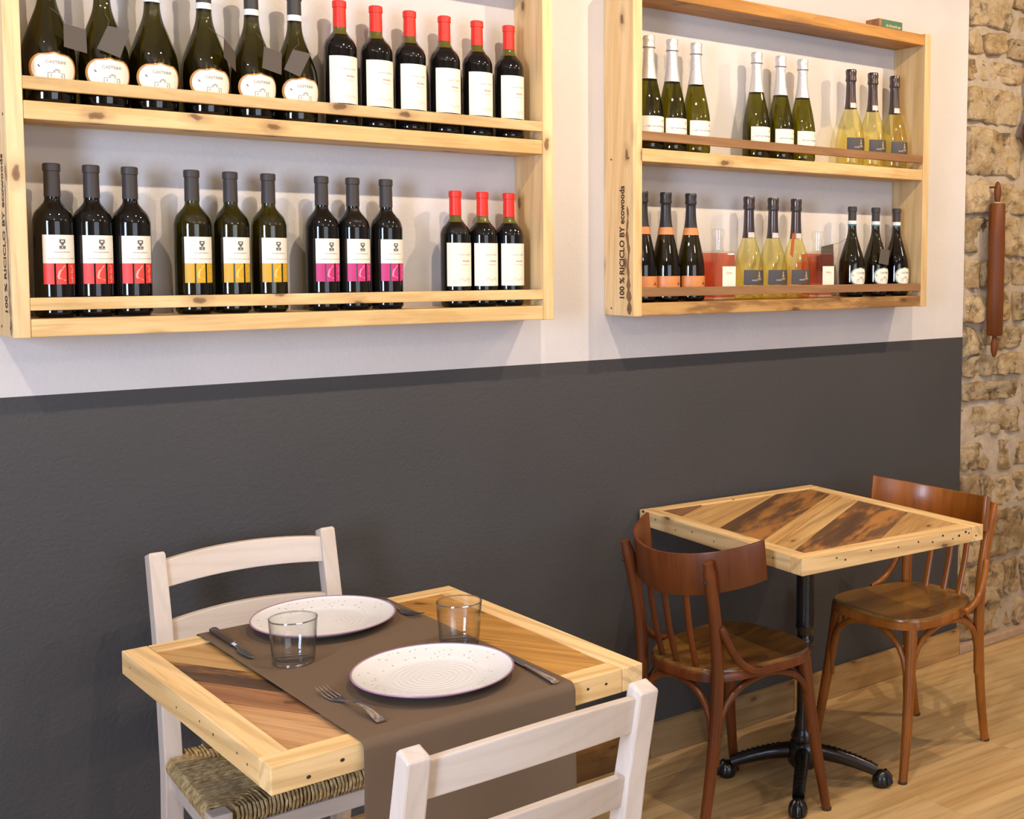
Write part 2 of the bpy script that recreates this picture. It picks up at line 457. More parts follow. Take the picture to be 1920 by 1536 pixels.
# glazed plate with faint relief rings and scattered specks near the border
def plate_mat():
    m, nt, b = newmat('white_glaze')
    L = nt.links.new
    tc = N(nt, 'ShaderNodeTexCoord')
    sx = N(nt, 'ShaderNodeSeparateXYZ'); L(tc.outputs['Object'], sx.inputs[0])
    r = mathn(nt, 'SQRT', mathn(nt, 'ADD', mathn(nt, 'MULTIPLY', sx.outputs[0], sx.outputs[0]), mathn(nt, 'MULTIPLY', sx.outputs[1], sx.outputs[1])))
    rings = mathn(nt, 'SINE', mathn(nt, 'MULTIPLY', r, 620.0))
    inner = ramp_out(nt, r, 0.088, 0.070)
    v = N(nt, 'ShaderNodeTexVoronoi', i_Scale=95.0)
    L(tc.outputs['Object'], v.inputs['Vector'])
    sp = ramp(nt, [(0.0, (1, 1, 1)), (0.16, (1, 1, 1)), (0.24, (0, 0, 0))]); L(v.outputs['Distance'], sp.inputs[0])
    gate = mathn(nt, 'GREATER_THAN', sep(nt, v.outputs['Color']), 0.45)
    outer = mathn(nt, 'MULTIPLY', ramp_out(nt, r, 0.082, 0.098), ramp_out(nt, r, 0.136, 0.126))
    speck = mathn(nt, 'MULTIPLY', mathn(nt, 'MULTIPLY', sp.outputs[0], gate), outer)
    c = mixc(nt, mathn(nt, 'MULTIPLY', speck, 0.75), (0.73, 0.715, 0.715), (0.40, 0.29, 0.27))
    L(c, b.inputs['Base Color'])
    b.inputs['Roughness'].default_value = 0.2
    h = mathn(nt, 'ADD', mathn(nt, 'MULTIPLY', rings, mathn(nt, 'MULTIPLY', inner, 0.5)), mathn(nt, 'MULTIPLY', speck, -1.2))
    bu = N(nt, 'ShaderNodeBump', i_Strength=0.5, i_Distance=0.001)
    L(h, bu.inputs['Height']); L(bu.outputs[0], b.inputs['Normal'])
    return m
glaze = plate_mat()

def stone_mat():
    m, nt, b = newmat('limestone')
    L = nt.links.new
    tc = N(nt, 'ShaderNodeTexCoord'); oi = N(nt, 'ShaderNodeObjectInfo')
    cmb = N(nt, 'ShaderNodeCombineXYZ')
    for i in range(3): L(oi.outputs['Random'], cmb.inputs[i])
    mul = N(nt, 'ShaderNodeVectorMath', operation='SCALE'); mul.inputs['Scale'].default_value = 19.0
    L(cmb.outputs[0], mul.inputs[0])
    add = N(nt, 'ShaderNodeVectorMath', operation='ADD')
    L(tc.outputs['Object'], add.inputs[0]); L(mul.outputs[0], add.inputs[1])
    n1 = N(nt, 'ShaderNodeTexNoise', i_Scale=9.0, i_Detail=7.0, i_Roughness=0.68)
    n2 = N(nt, 'ShaderNodeTexNoise', i_Scale=26.0, i_Detail=7.0, i_Roughness=0.72)
    n3 = N(nt, 'ShaderNodeTexNoise', i_Scale=14.0, i_Detail=6.0, i_Roughness=0.7)
    for n in (n1, n2, n3): L(add.outputs[0], n.inputs['Vector'])
    r1 = ramp(nt, [(0.30, (0.27, 0.16, 0.065)), (0.45, (0.50, 0.35, 0.18)), (0.58, (0.62, 0.48, 0.30)), (0.72, (0.58, 0.36, 0.12))])
    L(n1.outputs['Fac'], r1.inputs[0])
    c = mixc(nt, mathn(nt, 'MULTIPLY', ramp_out(nt, n3.outputs['Fac'], 0.51, 0.64), 0.75), r1.outputs[0], (0.10, 0.07, 0.04))
    c = mixc(nt, mathn(nt, 'MULTIPLY', ramp_out(nt, n2.outputs['Fac'], 0.55, 0.75), 0.45), c, (0.74, 0.62, 0.45))
    hv = N(nt, 'ShaderNodeHueSaturation')
    mr = N(nt, 'ShaderNodeMapRange'); mr.inputs['To Min'].default_value = 0.78; mr.inputs['To Max'].default_value = 1.15
    L(oi.outputs['Random'], mr.inputs['Value']); L(mr.outputs[0], hv.inputs['Value']); L(c, hv.inputs['Color'])
    L(hv.outputs[0], b.inputs['Base Color'])
    b.inputs['Roughness'].default_value = 0.88
    b.inputs['Specular IOR Level'].default_value = 0.2
    bu = N(nt, 'ShaderNodeBump', i_Strength=1.0, i_Distance=0.022)
    L(n2.outputs['Fac'], bu.inputs['Height']); L(bu.outputs[0], b.inputs['Normal'])
    return m
limestone = stone_mat()

floor_mat = wood('oak_floor', (0.62, 0.425, 0.205), (0.46, 0.285, 0.115), 0, grain=12.0, rough=0.38, ring=0.3, knots=0.0, spec=0.35, bump=0.1, fine=1.0, stain=(0.66, 0.48, 0.25), stain_amt=0.4, stain_scale=1.6)
skirt_a = wood('skirting_tan', (0.50, 0.31, 0.125), (0.36, 0.20, 0.07), 0, knots=0.6, rough=0.55, stain=(0.24, 0.13, 0.05), stain_amt=0.5)
skirt_b = wood('skirting_grey_brown', (0.30, 0.20, 0.10), (0.20, 0.125, 0.055), 0, knots=0.8, rough=0.55)
skirt_c = wood('skirting_dark', (0.34, 0.17, 0.045), (0.17, 0.08, 0.025), 0, knots=0.6, rough=0.5, stain=(0.07, 0.035, 0.015), stain_amt=0.7, stain_scale=2.0)

# ------------------------------------------------------------------ the room
X0, X1, Y0, ZC = -2.0, 5.2, -5.5, 3.0
XS = 3.66      # where plaster ends and the stone begins
ZG = 1.207     # top of the grey dado

fl = tag(link('floor', boxmesh('floor', (X0, Y0, -0.06), (X1, 0.12, -0.004), 0), floor_mat), kind='structure')
# floor boards, laid parallel to the shelf wall
bw, blen = 0.185, 1.22
variants = [boxmesh('floor_board', (0, 0, -0.004), (blen - 0.0006, bw - 0.0006, 0.0), 0.0003) for _ in range(1)]
row = 0
y = 0.045
while y - bw > -3.4:
    off = (row * 0.47) % blen
    x = -0.4 - off
    while x < X1:
        if x + blen < X1:
            link('plank', variants[0], floor_mat, fl, (x, y - bw, 0))
        x += blen
    y -= bw; row += 1

mb = MB()
mb.box((X0, 0.0, 0.0), (XS, 0.12, ZG)).box((X0, 0.0, ZG), (XS, 0.12, ZC))
me = mb.mesh('wall_back', fix=True)
me.materials.append(paint_grey); me.materials.append(paint_white)
for p in me.polygons:
    p.material_index = 0 if p.center.z < ZG - 1e-4 else 1
tag(link('wall_back', me), kind='structure')

# stone part of the same wall: mortar bed and single stones
nx, nz = 70, 100
mb = MB()
vs, fs = [], []
for j in range(nz + 1):
    for i in range(nx + 1):
        x = XS + (X1 - XS) * i / nx; z = ZC * j / nz
        h = noise.noise((x * 7, 0, z * 7)) * 0.010 + noise.noise((x * 22, 3, z * 22)) * 0.006
        vs.append((x, 0.010 + h * 1.2, z))
for j in range(nz):
    for i in range(nx):
        a = j * (nx + 1) + i
        fs.append((a, a + 1, a + nx + 2, a + nx + 1))
mb.add(vs, fs)
me = mb.mesh('wall_stone', smooth=True, angle=180)
stone_wall = tag(link('wall_right_stone', me, mortar), kind='structure')

def stone_mesh(poly, seed):
    """irregular rubble stone filling one cell; poly in local (x,z)"""
    rg = random.Random(seed)
    n = len(poly)
    # resample the outline
    pts = []
    for i in range(n):
        a, b_ = poly[i], poly[(i + 1) % n]
        L_ = math.hypot(b_[0] - a[0], b_[1] - a[1])
        m_ = max(1, int(L_ / 0.022))
        for k in range(m_):
            t = k / m_
            pts.append((a[0] + (b_[0] - a[0]) * t, a[1] + (b_[1] - a[1]) * t))
    # soften corners and roughen
    q = []
    for i in range(len(pts)):
        p0, p1, p2 = pts[i - 1], pts[i], pts[(i + 1) % len(pts)]
        x = p1[0] * .7 + (p0[0] + p2[0]) * .15; z_ = p1[1] * .7 + (p0[1] + p2[1]) * .15
        x += 0.011 * noise.noise((x * 30, seed * 1.3, z_ * 30)); z_ += 0.011 * noise.noise((x * 30 + 5, seed * 1.3, z_ * 30))
        q.append((x, z_))
    m_ = len(q)
    tilt = (rg.uniform(-.06, .06), rg.uniform(-.10, .06))
    proud = rg.uniform(-.006, .014)
    vs, fs = [], []
    ks = (1.0, 0.99, .95, .86, .74, .60, .45, .30, .15)
    for j, k in enumerate(ks):
        for x, z_ in q:
            X, Z = x * k, z_ * k
            if j == 0: y_ = 0.045
            else:
                h = noise.noise((X * 17 + seed * 2.3, seed * .7, Z * 17)) * .020 + noise.noise((X * 48 + seed, 4.0, Z * 48)) * .012
                y_ = -proud - h + tilt[0] * X + tilt[1] * Z + (.020, .014, .003, 0, 0, 0, 0, 0, 0)[j]
            vs.append((X, y_, Z))
    for j in range(len(ks) - 1):
        for i in range(m_):
            fs.append((j * m_ + i, j * m_ + (i + 1) % m_, (j + 1) * m_ + (i + 1) % m_, (j + 1) * m_ + i))
    fs.append(tuple((len(ks) - 1) * m_ + i for i in range(m_)))
    return MB().add(vs, fs).mesh('stone', smooth=True, angle=55)

rng = random.Random(8)
def course_z(k, zk, x):
    return zk + 0.030 * noise.noise((x * 2.6, k * 3.7, 0.5)) + 0.012 * noise.noise((x * 9.0, k * 1.9, 2.5))
levels = [0.036]
while levels[-1] < ZC - .12:
    levels.append(levels[-1] + rng.choice((0.10, 0.13, 0.17, 0.21, 0.15, 0.24)))
levels[-1] = ZC + .03
sid = 0
for k in range(len(levels) - 1):
    za, zb_ = levels[k], levels[k + 1]
    h = zb_ - za
    x = XS + .004
    top_j = bot_j = 0.0
    while x < X1 - .05:
        w = min(rng.uniform(0.55, 1.75) * max(h, .13), .38)
        x2 = min(x + w, X1 - .003)
        tj, bj = rng.uniform(-.022, .022), rng.uniform(-.022, .022)
        pieces = [(0.0, 1.0)]
        if h > .19 and rng.random() < .45: q = rng.uniform(.35, .65); pieces = [(0, q), (q, 1)]
        g = rng.uniform(.003, .012)
        for lo, hi in pieces:
            bl = (x + bot_j + g if x > XS + .01 else XS + .003); br = x2 + bj - g
            tl = (x + top_j + g if x > XS + .01 else XS + .003); tr = x2 + tj - g
            def pt(xx, v):
                z0_ = course_z(k, za, xx) if k else za
                z1_ = course_z(k + 1, zb_, xx)
                return (xx, min(ZC - .003, z0_ + (z1_ - z0_) * v))
            e = g / h * 1.1
            poly = [pt(bl + (tl - bl) * lo, lo + e), pt((bl + br) / 2, lo + e * rng.uniform(.3, 1.5)), pt(min(X1 - .003, br + (tr - br) * lo), lo + e * rng.uniform(.6, 2.5)),
                    pt(min(X1 - .003, (br + tr) / 2), (lo + hi) / 2), pt(min(X1 - .003, br + (tr - br) * hi), hi - e * rng.uniform(.6, 3.0)), pt((tl + tr) / 2, hi - e * rng.uniform(.3, 1.5)), pt(bl + (tl - bl) * hi, hi - e * rng.uniform(.6, 2.5)), pt((bl + tl) / 2, (lo + hi) / 2)]
            cx = sum(p[0] for p in poly) / len(poly); cz = sum(p[1] for p in poly) / len(poly)
            if br - bl > .04 and max(p[1] for p in poly) - min(p[1] for p in poly) > .03:
                sid += 1
                link('stone', stone_mesh([(a_ - cx, b_ - cz) for a_, b_ in poly], sid), limestone, stone_wall, (cx, 0, cz))
        x = x2; top_j, bot_j = tj, bj

# skirting boards under the grey dado, a low mortar kerb under the stone
sk = tag(link('baseboard_back', boxmesh('baseboard_back', (X0, -0.006, 0.0), (XS, 0.0, 0.100), 0), skirt_b), kind='structure')
xs = [X0, -0.6, 0.55, 1.72, 2.18, 2.78, 3.38, 3.655]
for i, (a, b_) in enumerate(zip(xs, xs[1:])):
    link('board', boxmesh('skirting_board', (0, -0.020, 0.001), (b_ - a - 0.002, -0.006, 0.101 + 0.002 * (i % 2)), 0.0015), (skirt_b, skirt_a, skirt_b, skirt_c, skirt_b, skirt_a, skirt_a)[i], sk, (a, 0, 0))
kerb = plain('pinkish_mortar', (0.44, 0.30, 0.20), 0.9, bump=0.6, bscale=40, noise_col=0.25)
tag(link('baseboard_stone', boxmesh('kerb', (XS, -0.02, 0.0), (X1, 0.04, 0.035), 0.006), kerb), kind='structure')

# rest of the room (behind and beside the camera)
tag(link('ceiling', boxmesh('ceiling', (X0, Y0, ZC), (X1, 0.12, ZC + 0.1), 0), paint_room), kind='structure')
tag(link('wall_right', boxmesh('wall_right', (X1, Y0, 0), (X1 + 0.12, 0.12, ZC), 0), paint_room), kind='structure')
mb = MB()
wy0, wy1, wz0, wz1 = -3.1, -2.1, 0.75, 2.4
for a, b_ in (((X0 - .12, Y0, 0), (X0, wy0, ZC)), ((X0 - .12, wy1, 0), (X0, 0.12, ZC)), ((X0 - .12, wy0, 0), (X0, wy1, wz0)), ((X0 - .12, wy0, wz1), (X0, wy1, ZC))):
    mb.box(a, b_)
tag(link('wall_left', mb.mesh('wall_left'), paint_room), kind='structure')
mb = MB()
fx0, fx1, fz0, fz1 = 0.1, 2.9, 0.5, 2.5
for a, b_ in (((X0, Y0 - .12, 0), (fx0, Y0, ZC)), ((fx1, Y0 - .12, 0), (X1, Y0, ZC)), ((fx0, Y0 - .12, 0), (fx1, Y0, fz0)), ((fx0, Y0 - .12, fz1), (fx1, Y0, ZC))):
    mb.box(a, b_)
tag(link('wall_front', mb.mesh('wall_front'), paint_room), kind='structure')
def window(name, a, b_, ax):
    r = tag(link(name, None), kind='structure')
    t = 0.05
    fr = MB()
    if ax == 'x':
        y0, y1 = a[1], b_[1]; x = a[0]
        for p, q in (((x, y0, a[2]), (x + t, y0 + t, b_[2])), ((x, y1 - t, a[2]), (x + t, y1, b_[2])), ((x, y0, a[2]), (x + t, y1, a[2] + t)), ((x, y0, b_[2] - t), (x + t, y1, b_[2]))): fr.box(p, q)
        pane = MB().box((x + .02, y0, a[2]), (x + .026, y1, b_[2]))
    else:
        x0, x1 = a[0], b_[0]; y = a[1]
        for p, q in (((x0, y, a[2]), (x0 + t, y + t, b_[2])), ((x1 - t, y, a[2]), (x1, y + t, b_[2])), ((x0, y, a[2]), (x1, y + t, a[2] + t)), ((x0, y, b_[2] - t), (x1, y + t, b_[2]))): fr.box(p, q)
        pane = MB().box((x0, y + .02, a[2]), (x1, y + .026, b_[2]))
    link('window_frame', fr.mesh('window_frame'), charcoal_cap, r)
    link('pane', pane.mesh('pane'), clear_glass, r)
window('window_1', (X0 - .1, wy0, wz0), (X0 - .1, wy1, wz1), 'x')
window('window_2', (fx0, Y0 - .1, fz0), (fx1, Y0 - .1, fz1), 'y')

# ------------------------------------------------------------------ lettering helpers
def text_polys(txt, size=1.0, bold=0.0, shear=0.0):
    """text as a flat triangle mesh (verts, faces), origin left baseline, height ~size"""
    cu = bpy.data.curves.new('t', 'FONT')
    cu.body = txt; cu.size = size; cu.offset = bold; cu.shear = shear
    cu.resolution_u = 2
    o = bpy.data.objects.new('t', cu)
    COL.objects.link(o)
    dg = bpy.context.evaluated_depsgraph_get()
    me = o.evaluated_get(dg).to_mesh()
    vs = [tuple(v.co) for v in me.vertices]
    fs = [tuple(p.vertices) for p in me.polygons]
    o.evaluated_get(dg).to_mesh_clear()
    bpy.data.objects.remove(o); bpy.data.curves.remove(cu)
    return vs, fs

def flat(name, vs, fs, fn):
    return MB().add([fn(x, y_) for x, y_, *_ in vs], fs).mesh(name, fix=False)

# ------------------------------------------------------------------ wine shelves
D = 0.137
def shelf(label, xl, xr, top_visible, mats, stamp_text=True, zt=2.252, lab_mat=None):
    r = thing('wall_wine_shelf', label, 'wall shelf', (xl, 0, 1.335), group='reclaimed pine wine racks')
    w = xr - xl
    t = 0.031
    zb, zm = 0.0, 0.427
    H = zt - 1.335
    l = link('side_panel', boxmesh('side_panel', (0, -D, 0), (t, -0.0005, H), 0.0025), mats['panel'], r)
    link('side_panel', boxmesh('side_panel', (w - t, -D, 0), (w, -0.0005, H), 0.0025), mats['panel'], r)
    def board(z, m, nm='shelf_board', th=0.036):
        return link(nm, boxmesh(nm, (t, -D + 0.002, z), (w - t, -0.0005, z + th), 0.003), m, r)
    board(0.001, mats['bottom'])
    board(zm, mats['mid'])
    board(H - 0.040, mats['top'])
    for z in (0.054, 0.485):
        link('guard_rail', boxmesh('guard_rail', (t, -D + 0.001, z), (w - t, -D + 0.015, z + 0.025), 0.0015), mats['rail'], r)
    # nail heads
    nail = MB().lathe([(0, -0.0008), (0.003, -0.0008), (0.003, 0.0006), (0, 0.0006)], 8).mesh('nail')
    for zz in (0.02, 0.035):
        for yy in (-0.115, -0.035):
            link('nail', nail, charcoal_cap, l, (0, yy, zz + (0.4 if zz > 0.03 else 0)), (0, PI / 2, 0))
    if stamp_text:
        vs, fs = text_polys('100 % RICICLO BY ecowoods', 0.030, 0.0009)
        wmax = max(v[0] for v in vs)
        k = 0.315 / wmax
        me = flat('stamp', vs, fs, lambda x, y_: (-0.0004, -0.096 + y_ * 1.05, 0.045 + x * k))
        link('stamped_lettering', me, stamp, l)
        # dark torn-bark streak beside the stamp
        vs2, fs2 = [], []
        n = 26
        for i in range(n + 1):
            q = i / n
            zc = 0.005 + 0.30 * q
            c = -D + 0.018 + 0.006 * noise.noise((q * 6, 1, 2)) + 0.010 * q
            wd = (0.010 - 0.004 * q) * (0.35 + abs(noise.noise((q * 9, 4, 1))) * 1.7)
            if i == n: wd = 0.0004
            vs2 += [(-0.0003, c - wd, zc), (-0.0003, c + wd, zc)]
        for i in range(n): fs2.append((2 * i, 2 * i + 1, 2 * i + 3, 2 * i + 2))
        link('bark_streak', MB().add(vs2, fs2).mesh('bark', fix=False), MATS['plank_brown'], l)
    return r

mA = dict(panel=pine_z, bottom=pine_x, mid=pine_x, top=pine_x, rail=pine_x)
mB = dict(panel=pine_z, bottom=pine_worn, mid=pine_x, top=pine_top, rail=lath_brown)
shelf('pale pine wall shelf with red-capped and black-capped bottles, left of the two', 0.519, 1.766, False, mA)
shelf('pine wall shelf with silver-necked bottles and orange top board beside the stone wall', 2.025, 3.281, True, mB)

# ------------------------------------------------------------------ bottles
def smooth_prof(pts, sub=5):
    """Catmull-Rom through (r,z) points; a point given with a third True value stays a corner"""
    out = []
    n = len(pts)
    for i in range(n - 1):
        p1, p2 = pts[i], pts[i + 1]
        p0 = pts[i - 1] if i > 0 and len(p1) == 2 else p1
        p3 = pts[i + 2] if i + 2 < n and len(p2) == 2 else p2
        for k in range(sub):
            t = k / sub
            f = lambda a, b, c, d: 0.5 * ((2 * b) + (-a + c) * t + (2 * a - 5 * b + 4 * c - d) * t * t + (-a + 3 * b - 3 * c + d) * t ** 3)
            out.append((max(0, f(p0[0], p1[0], p2[0], p3[0])), f(p0[1], p1[1], p2[1], p3[1])))
    out.append(pts[-1][:2])
    return out

C = True
def prof_bordeaux(R, H):
    return [(0, 0.012, C), (R * .55, 0.006, C), (R * .86, 0.0, C), (R, 0.007), (R, 0.02, C), (R, H * .60, C), (R * .985, H * .635), (R * .86, H * .682), (R * .60, H * .722), (R * .41, H * .755), (R * .385, H * .79, C), (R * .37, H * .93, C)]
def prof_sparkling(R, H):
    return [(0, 0.016, C), (R * .55, 0.006, C), (R * .86, 0.0, C), (R, 0.008), (R, 0.03, C), (R * 1.0, H * .26, C), (R * .97, H * .34), (R * .82, H * .455), (R * .55, H * .62), (R * .41, H * .72), (R * .35, H * .82), (R * .335, H * .93, C)]
def prof_prosecco(R, H):   # skittle-shaped
    return [(0, 0.016, C), (R * .55, 0.006, C), (R * .84, 0.0, C), (R * .95, 0.008), (R * .98, 0.05), (R, H * .28), (R * .975, H * .36), (R * .90, H * .43), (R * .65, H * .55), (R * .40, H * .668), (R * .315, H * .767), (R * .295, H * .94, C)]
def prof_gold(R, H):
    return [(0, 0.016, C), (R * .55, 0.006, C), (R * .84, 0.0, C), (R * .95, 0.008), (R * .99, 0.05), (R, H * .20), (R * .97, H * .295), (R * .78, H * .445), (R * .46, H * .58), (R * .365, H * .66), (R * .32, H * .80), (R * .31, H * .94, C)]

def radius_at(prof, z):
    for (r0, z0), (r1, z1) in zip(prof, prof[1:]):
        if z0 <= z <= z1 and z1 > z0 and z > 0.02:
            return r0 + (r1 - r0) * (z - z0) / (z1 - z0)
    return prof[-1][0]

OFF = [0.0]
def wrap_patch(prof, z0, z1, half, lift, nu=18, nv=4, shape=None):
    """label sheet bent round the bottle, centred on -y; half = half angle in radians; shape(v)->(lo,hi) in -1..1"""
    vs, fs = [], []
    for j in range(nv + 1):
        z = z0 + (z1 - z0) * j / nv
        r = radius_at(prof, z) + lift
        s = shape(j / nv) if shape else 1.0
        for i in range(nu + 1):
            a = -PI / 2 + OFF[0] + half * s * (i / nu * 2 - 1)
            vs.append((r * math.cos(a), r * math.sin(a), z))
    for j in range(nv):
        for i in range(nu):
            a = j * (nu + 1) + i
            fs.append((a, a + 1, a + nu + 2, a + nu + 1))
    return vs, fs

def wrap_flat(prof, vs, fs, x0, z0, lift):
    """wrap flat (x,y) art round the bottle with x measured along the arc from the front centre"""
    out = []
    for x, y_, *_ in vs:
        z = z0 + y_
        R = radius_at(prof, z)
        a = -PI / 2 + OFF[0] + (x0 + x) / R
        r = R + lift
        out.append((r * math.cos(a), r * math.sin(a), z))
    return out, fs

def rects(lst, nx=3):
    """list of (x0,y0,x1,y1) -> subdivided quads"""
    vs, fs = [], []
    for x0, y0, x1, y1 in lst:
        b0 = len(vs)
        for i in range(nx + 1):
            x = x0 + (x1 - x0) * i / nx
            vs += [(x, y0), (x, y1)]
        for i in range(nx):
            a = b0 + 2 * i
            fs.append((a, a + 2, a + 3, a + 1))
    return vs, fs

def scribble(x0, x1, y0, h, seed, gap=0.35, nmin=0.5):
    """a row of tiny letter-like strokes"""
    rg = random.Random(seed)
    out = []; x = x0
    while x < x1:
        w = h * rg.uniform(0.25, 0.6)
        hh = h * rg.uniform(nmin, 1.0)
        out.append((x, y0, min(x + w, x1), y0 + hh))
        x += w + h * gap
    return out

def lathe_part(prof, n=28, name='part', angle=35):
    return MB().lathe(prof, n).mesh(name, smooth=True, angle=angle)

def wmesh(name, *parts):
    mb = MB()
    for vs, fs in parts: mb.add(vs, fs)
    return mb.mesh(name, smooth=True, angle=180, fix=False)

class Kind: pass
KINDS = {}
def bottle_kind(key, prof, glass, build, name='wine_bottle', off=0.0):
    """build(root, prof) adds the parts besides the body"""
    pr = smooth_prof(prof)
    root = link(name, None)
    body = MB().lathe(pr + [(0, pr[-1][1])], 32).mesh('bottle_body', smooth=True, angle=40)
    link('body', body, glass, root)
    OFF[0] = math.radians(off)
    build(root, pr)
    OFF[0] = 0.0
    k = Kind(); k.root = root; k.used = False
    KINDS[key] = k
    return k

def place(key, x, y, z, label, group, rz=0.0, s=1.0):
    k = KINDS[key]
    o = k.root if not k.used else copy_tree(k.root)
    k.used = True
    o.location = (x, y, z); o.rotation_euler = (0, 0, rz); o.scale = (s, s, s)
    tag(o, label, 'wine bottle', group)
    return o

def capsule(root, pr, z0, H, mat, lip=0.0015, name='capsule', thick=0.0007, head=0.016):
    p = [(r + thick, z) for r, z in pr if z >= z0]
    r0 = radius_at(pr, z0) + thick
    rt = p[-1][0]
    p = [q for q in p if q[1] < H - head]
    if head > .02:
        top = [(rt + .0005, H - head), (rt + lip, H - head + .003), (rt + lip * .9, H - head * .75), (rt + lip * .55, H - head * .6), (rt + lip * .8, H - head * .35), (rt + lip, H - .006), (rt + lip - .002, H - .001), (0, H)]
    else:
        top = [(rt, H - head), (rt + lip, H - head + .0005), (rt + lip, H - 0.002), (rt + lip - 0.002, H), (0, H)]
    prof = [(r0, z0)] + p + top
    return link(name, lathe_part(prof, name=name), mat, root)

def band(root, pr, z0, z1, mat, name='neck_band', lift=0.0012):
    prof = [(radius_at(pr, z0) + lift, z0), (radius_at(pr, (z0 + z1) / 2) + lift, (z0 + z1) / 2), (radius_at(pr, z1) + lift, z1)]
    return link(name, lathe_part(prof, name=name), mat, root)

# ---- two-tone label bottles (white over colour bars)
def twotone(colmat, markmat):
    def b(root, pr):
        capsule(root, pr, 0.243, 0.310, charcoal_cap)
        half = math.radians(50)
        R = 0.038
        z0, z1, z2 = 0.067, 0.109, 0.166
        lab = link('label', wmesh('label', wrap_patch(pr, z1, z2, half, 0.0006)), paper, root)
        L_ = R * half
        bars = [(-L_, z0, -L_ * .40, z1), (-L_ * .30, z0, L_ * .28, z1), (L_ * .40, z0, L_, z1)]
        for br in bars:
            link('colour_bar', wmesh('bars', wrap_flat(pr, *rects([br], 6), 0, 0, 0.0006)), colmat, lab)
        # leaf-like swoosh and edge script on the bars
        vs = [(-.006, .078), (-.0075, .083), (-.005, .093), (.006, .105), (.0075, .104), (-.001, .092), (-.0035, .083), (-.002, .079), (.0075, .0755), (.0075, .0735)]
        fs = [(0, 1, 2, 6), (2, 3, 4, 5), (2, 5, 6), (0, 6, 7), (0, 7, 8, 9)]
        scr = [(L_ * .60 + 0.0015 * math.sin(i * 2.1), 0.070 + i * 0.0040, L_ * .60 + 0.005 + 0.0015 * math.sin(i * 1.3), 0.0722 + i * 0.0040) for i in range(9)]
        link('leaf_mark', wmesh('leaf', wrap_flat(pr, vs, fs, -.0005, 0, 0.001), wrap_flat(pr, *rects(scr, 2), 0, 0, 0.001)), markmat, lab)
        cr = [(-.0055, .150, -.0025, .157), (.0025, .150, .0055, .157), (-.0055, .155, .0055, .157), (-.0035, .1475, .0035, .1515), (-.0018, .1445, .0018, .1475), (-.0060, .1395, -.0008, .1440), (.0008, .1395, .0060, .1440), (-.0060, .1375, .0060, .1388)]
        link('crest', wmesh('crest', wrap_flat(pr, *rects(cr, 2), 0.003, 0, 0.001)), ink, lab)
        t1 = scribble(-.012, .018, .1305, .0028, 3)
        t2 = scribble(-.024, .030, .1180, .0017, 4, 0.3)
        tag(link('small_print', wmesh('print', wrap_flat(pr, *rects(t1 + t2, 2), 0, 0, 0.001)), ink_soft, lab), kind='stuff')
    return b
pb = prof_bordeaux(0.0380, 0.310)
bottle_kind('red', pb, glass_wine, twotone(lab_red, lab_pale), off=6)
bottle_kind('yellow', pb, glass_olive, twotone(lab_yellow, lab_yellow2), off=5)
bottle_kind('magenta', pb, glass_wine, twotone(lab_mag, lab_mag2), off=4)

# ---- red capsule bottles
def redcap(root, pr):
    capsule(root, pr, 0.229, 0.290, red_cap)
    band(root, pr, 0.212, 0.229, plain_cached('olive_neck', (0.10, 0.085, 0.014), 0.06), 'neck_glass', 0.0003)
    lab = link('label', wmesh('label', wrap_patch(pr, 0.052, 0.160, math.radians(63), 0.0006)), cream, root)
    t = scribble(-.012, .022, .1290, .0046, 7, 0.5)
    t += scribble(-.006, .018, .1050, .0020, 8, 0.4)
    tag(link('small_print', wmesh('print', wrap_flat(pr, *rects(t, 2), 0, 0, 0.001)), ink_soft, lab), kind='stuff')
    s = scribble(-.002, .020, .1130, .0050, 9, 0.15, 0.4)
    link('red_script', wmesh('script', wrap_flat(pr, *rects(s, 2), 0, 0, 0.001)), ink_red, lab)
    v = [(-.010 + .004 * i, .066 + .003 * math.sin(i * 1.4), -.007 + .004 * i, .071 + .002 * math.sin(i * 1.4)) for i in range(8)]
    link('vignette', wmesh('vignette', wrap_flat(pr, *rects(v, 2), 0, 0, 0.001)), plain_cached('label_vignette', (0.66, 0.60, 0.50)), lab)
bottle_kind('redcap', prof_bordeaux(0.0375, 0.290), glass_wine, redcap)

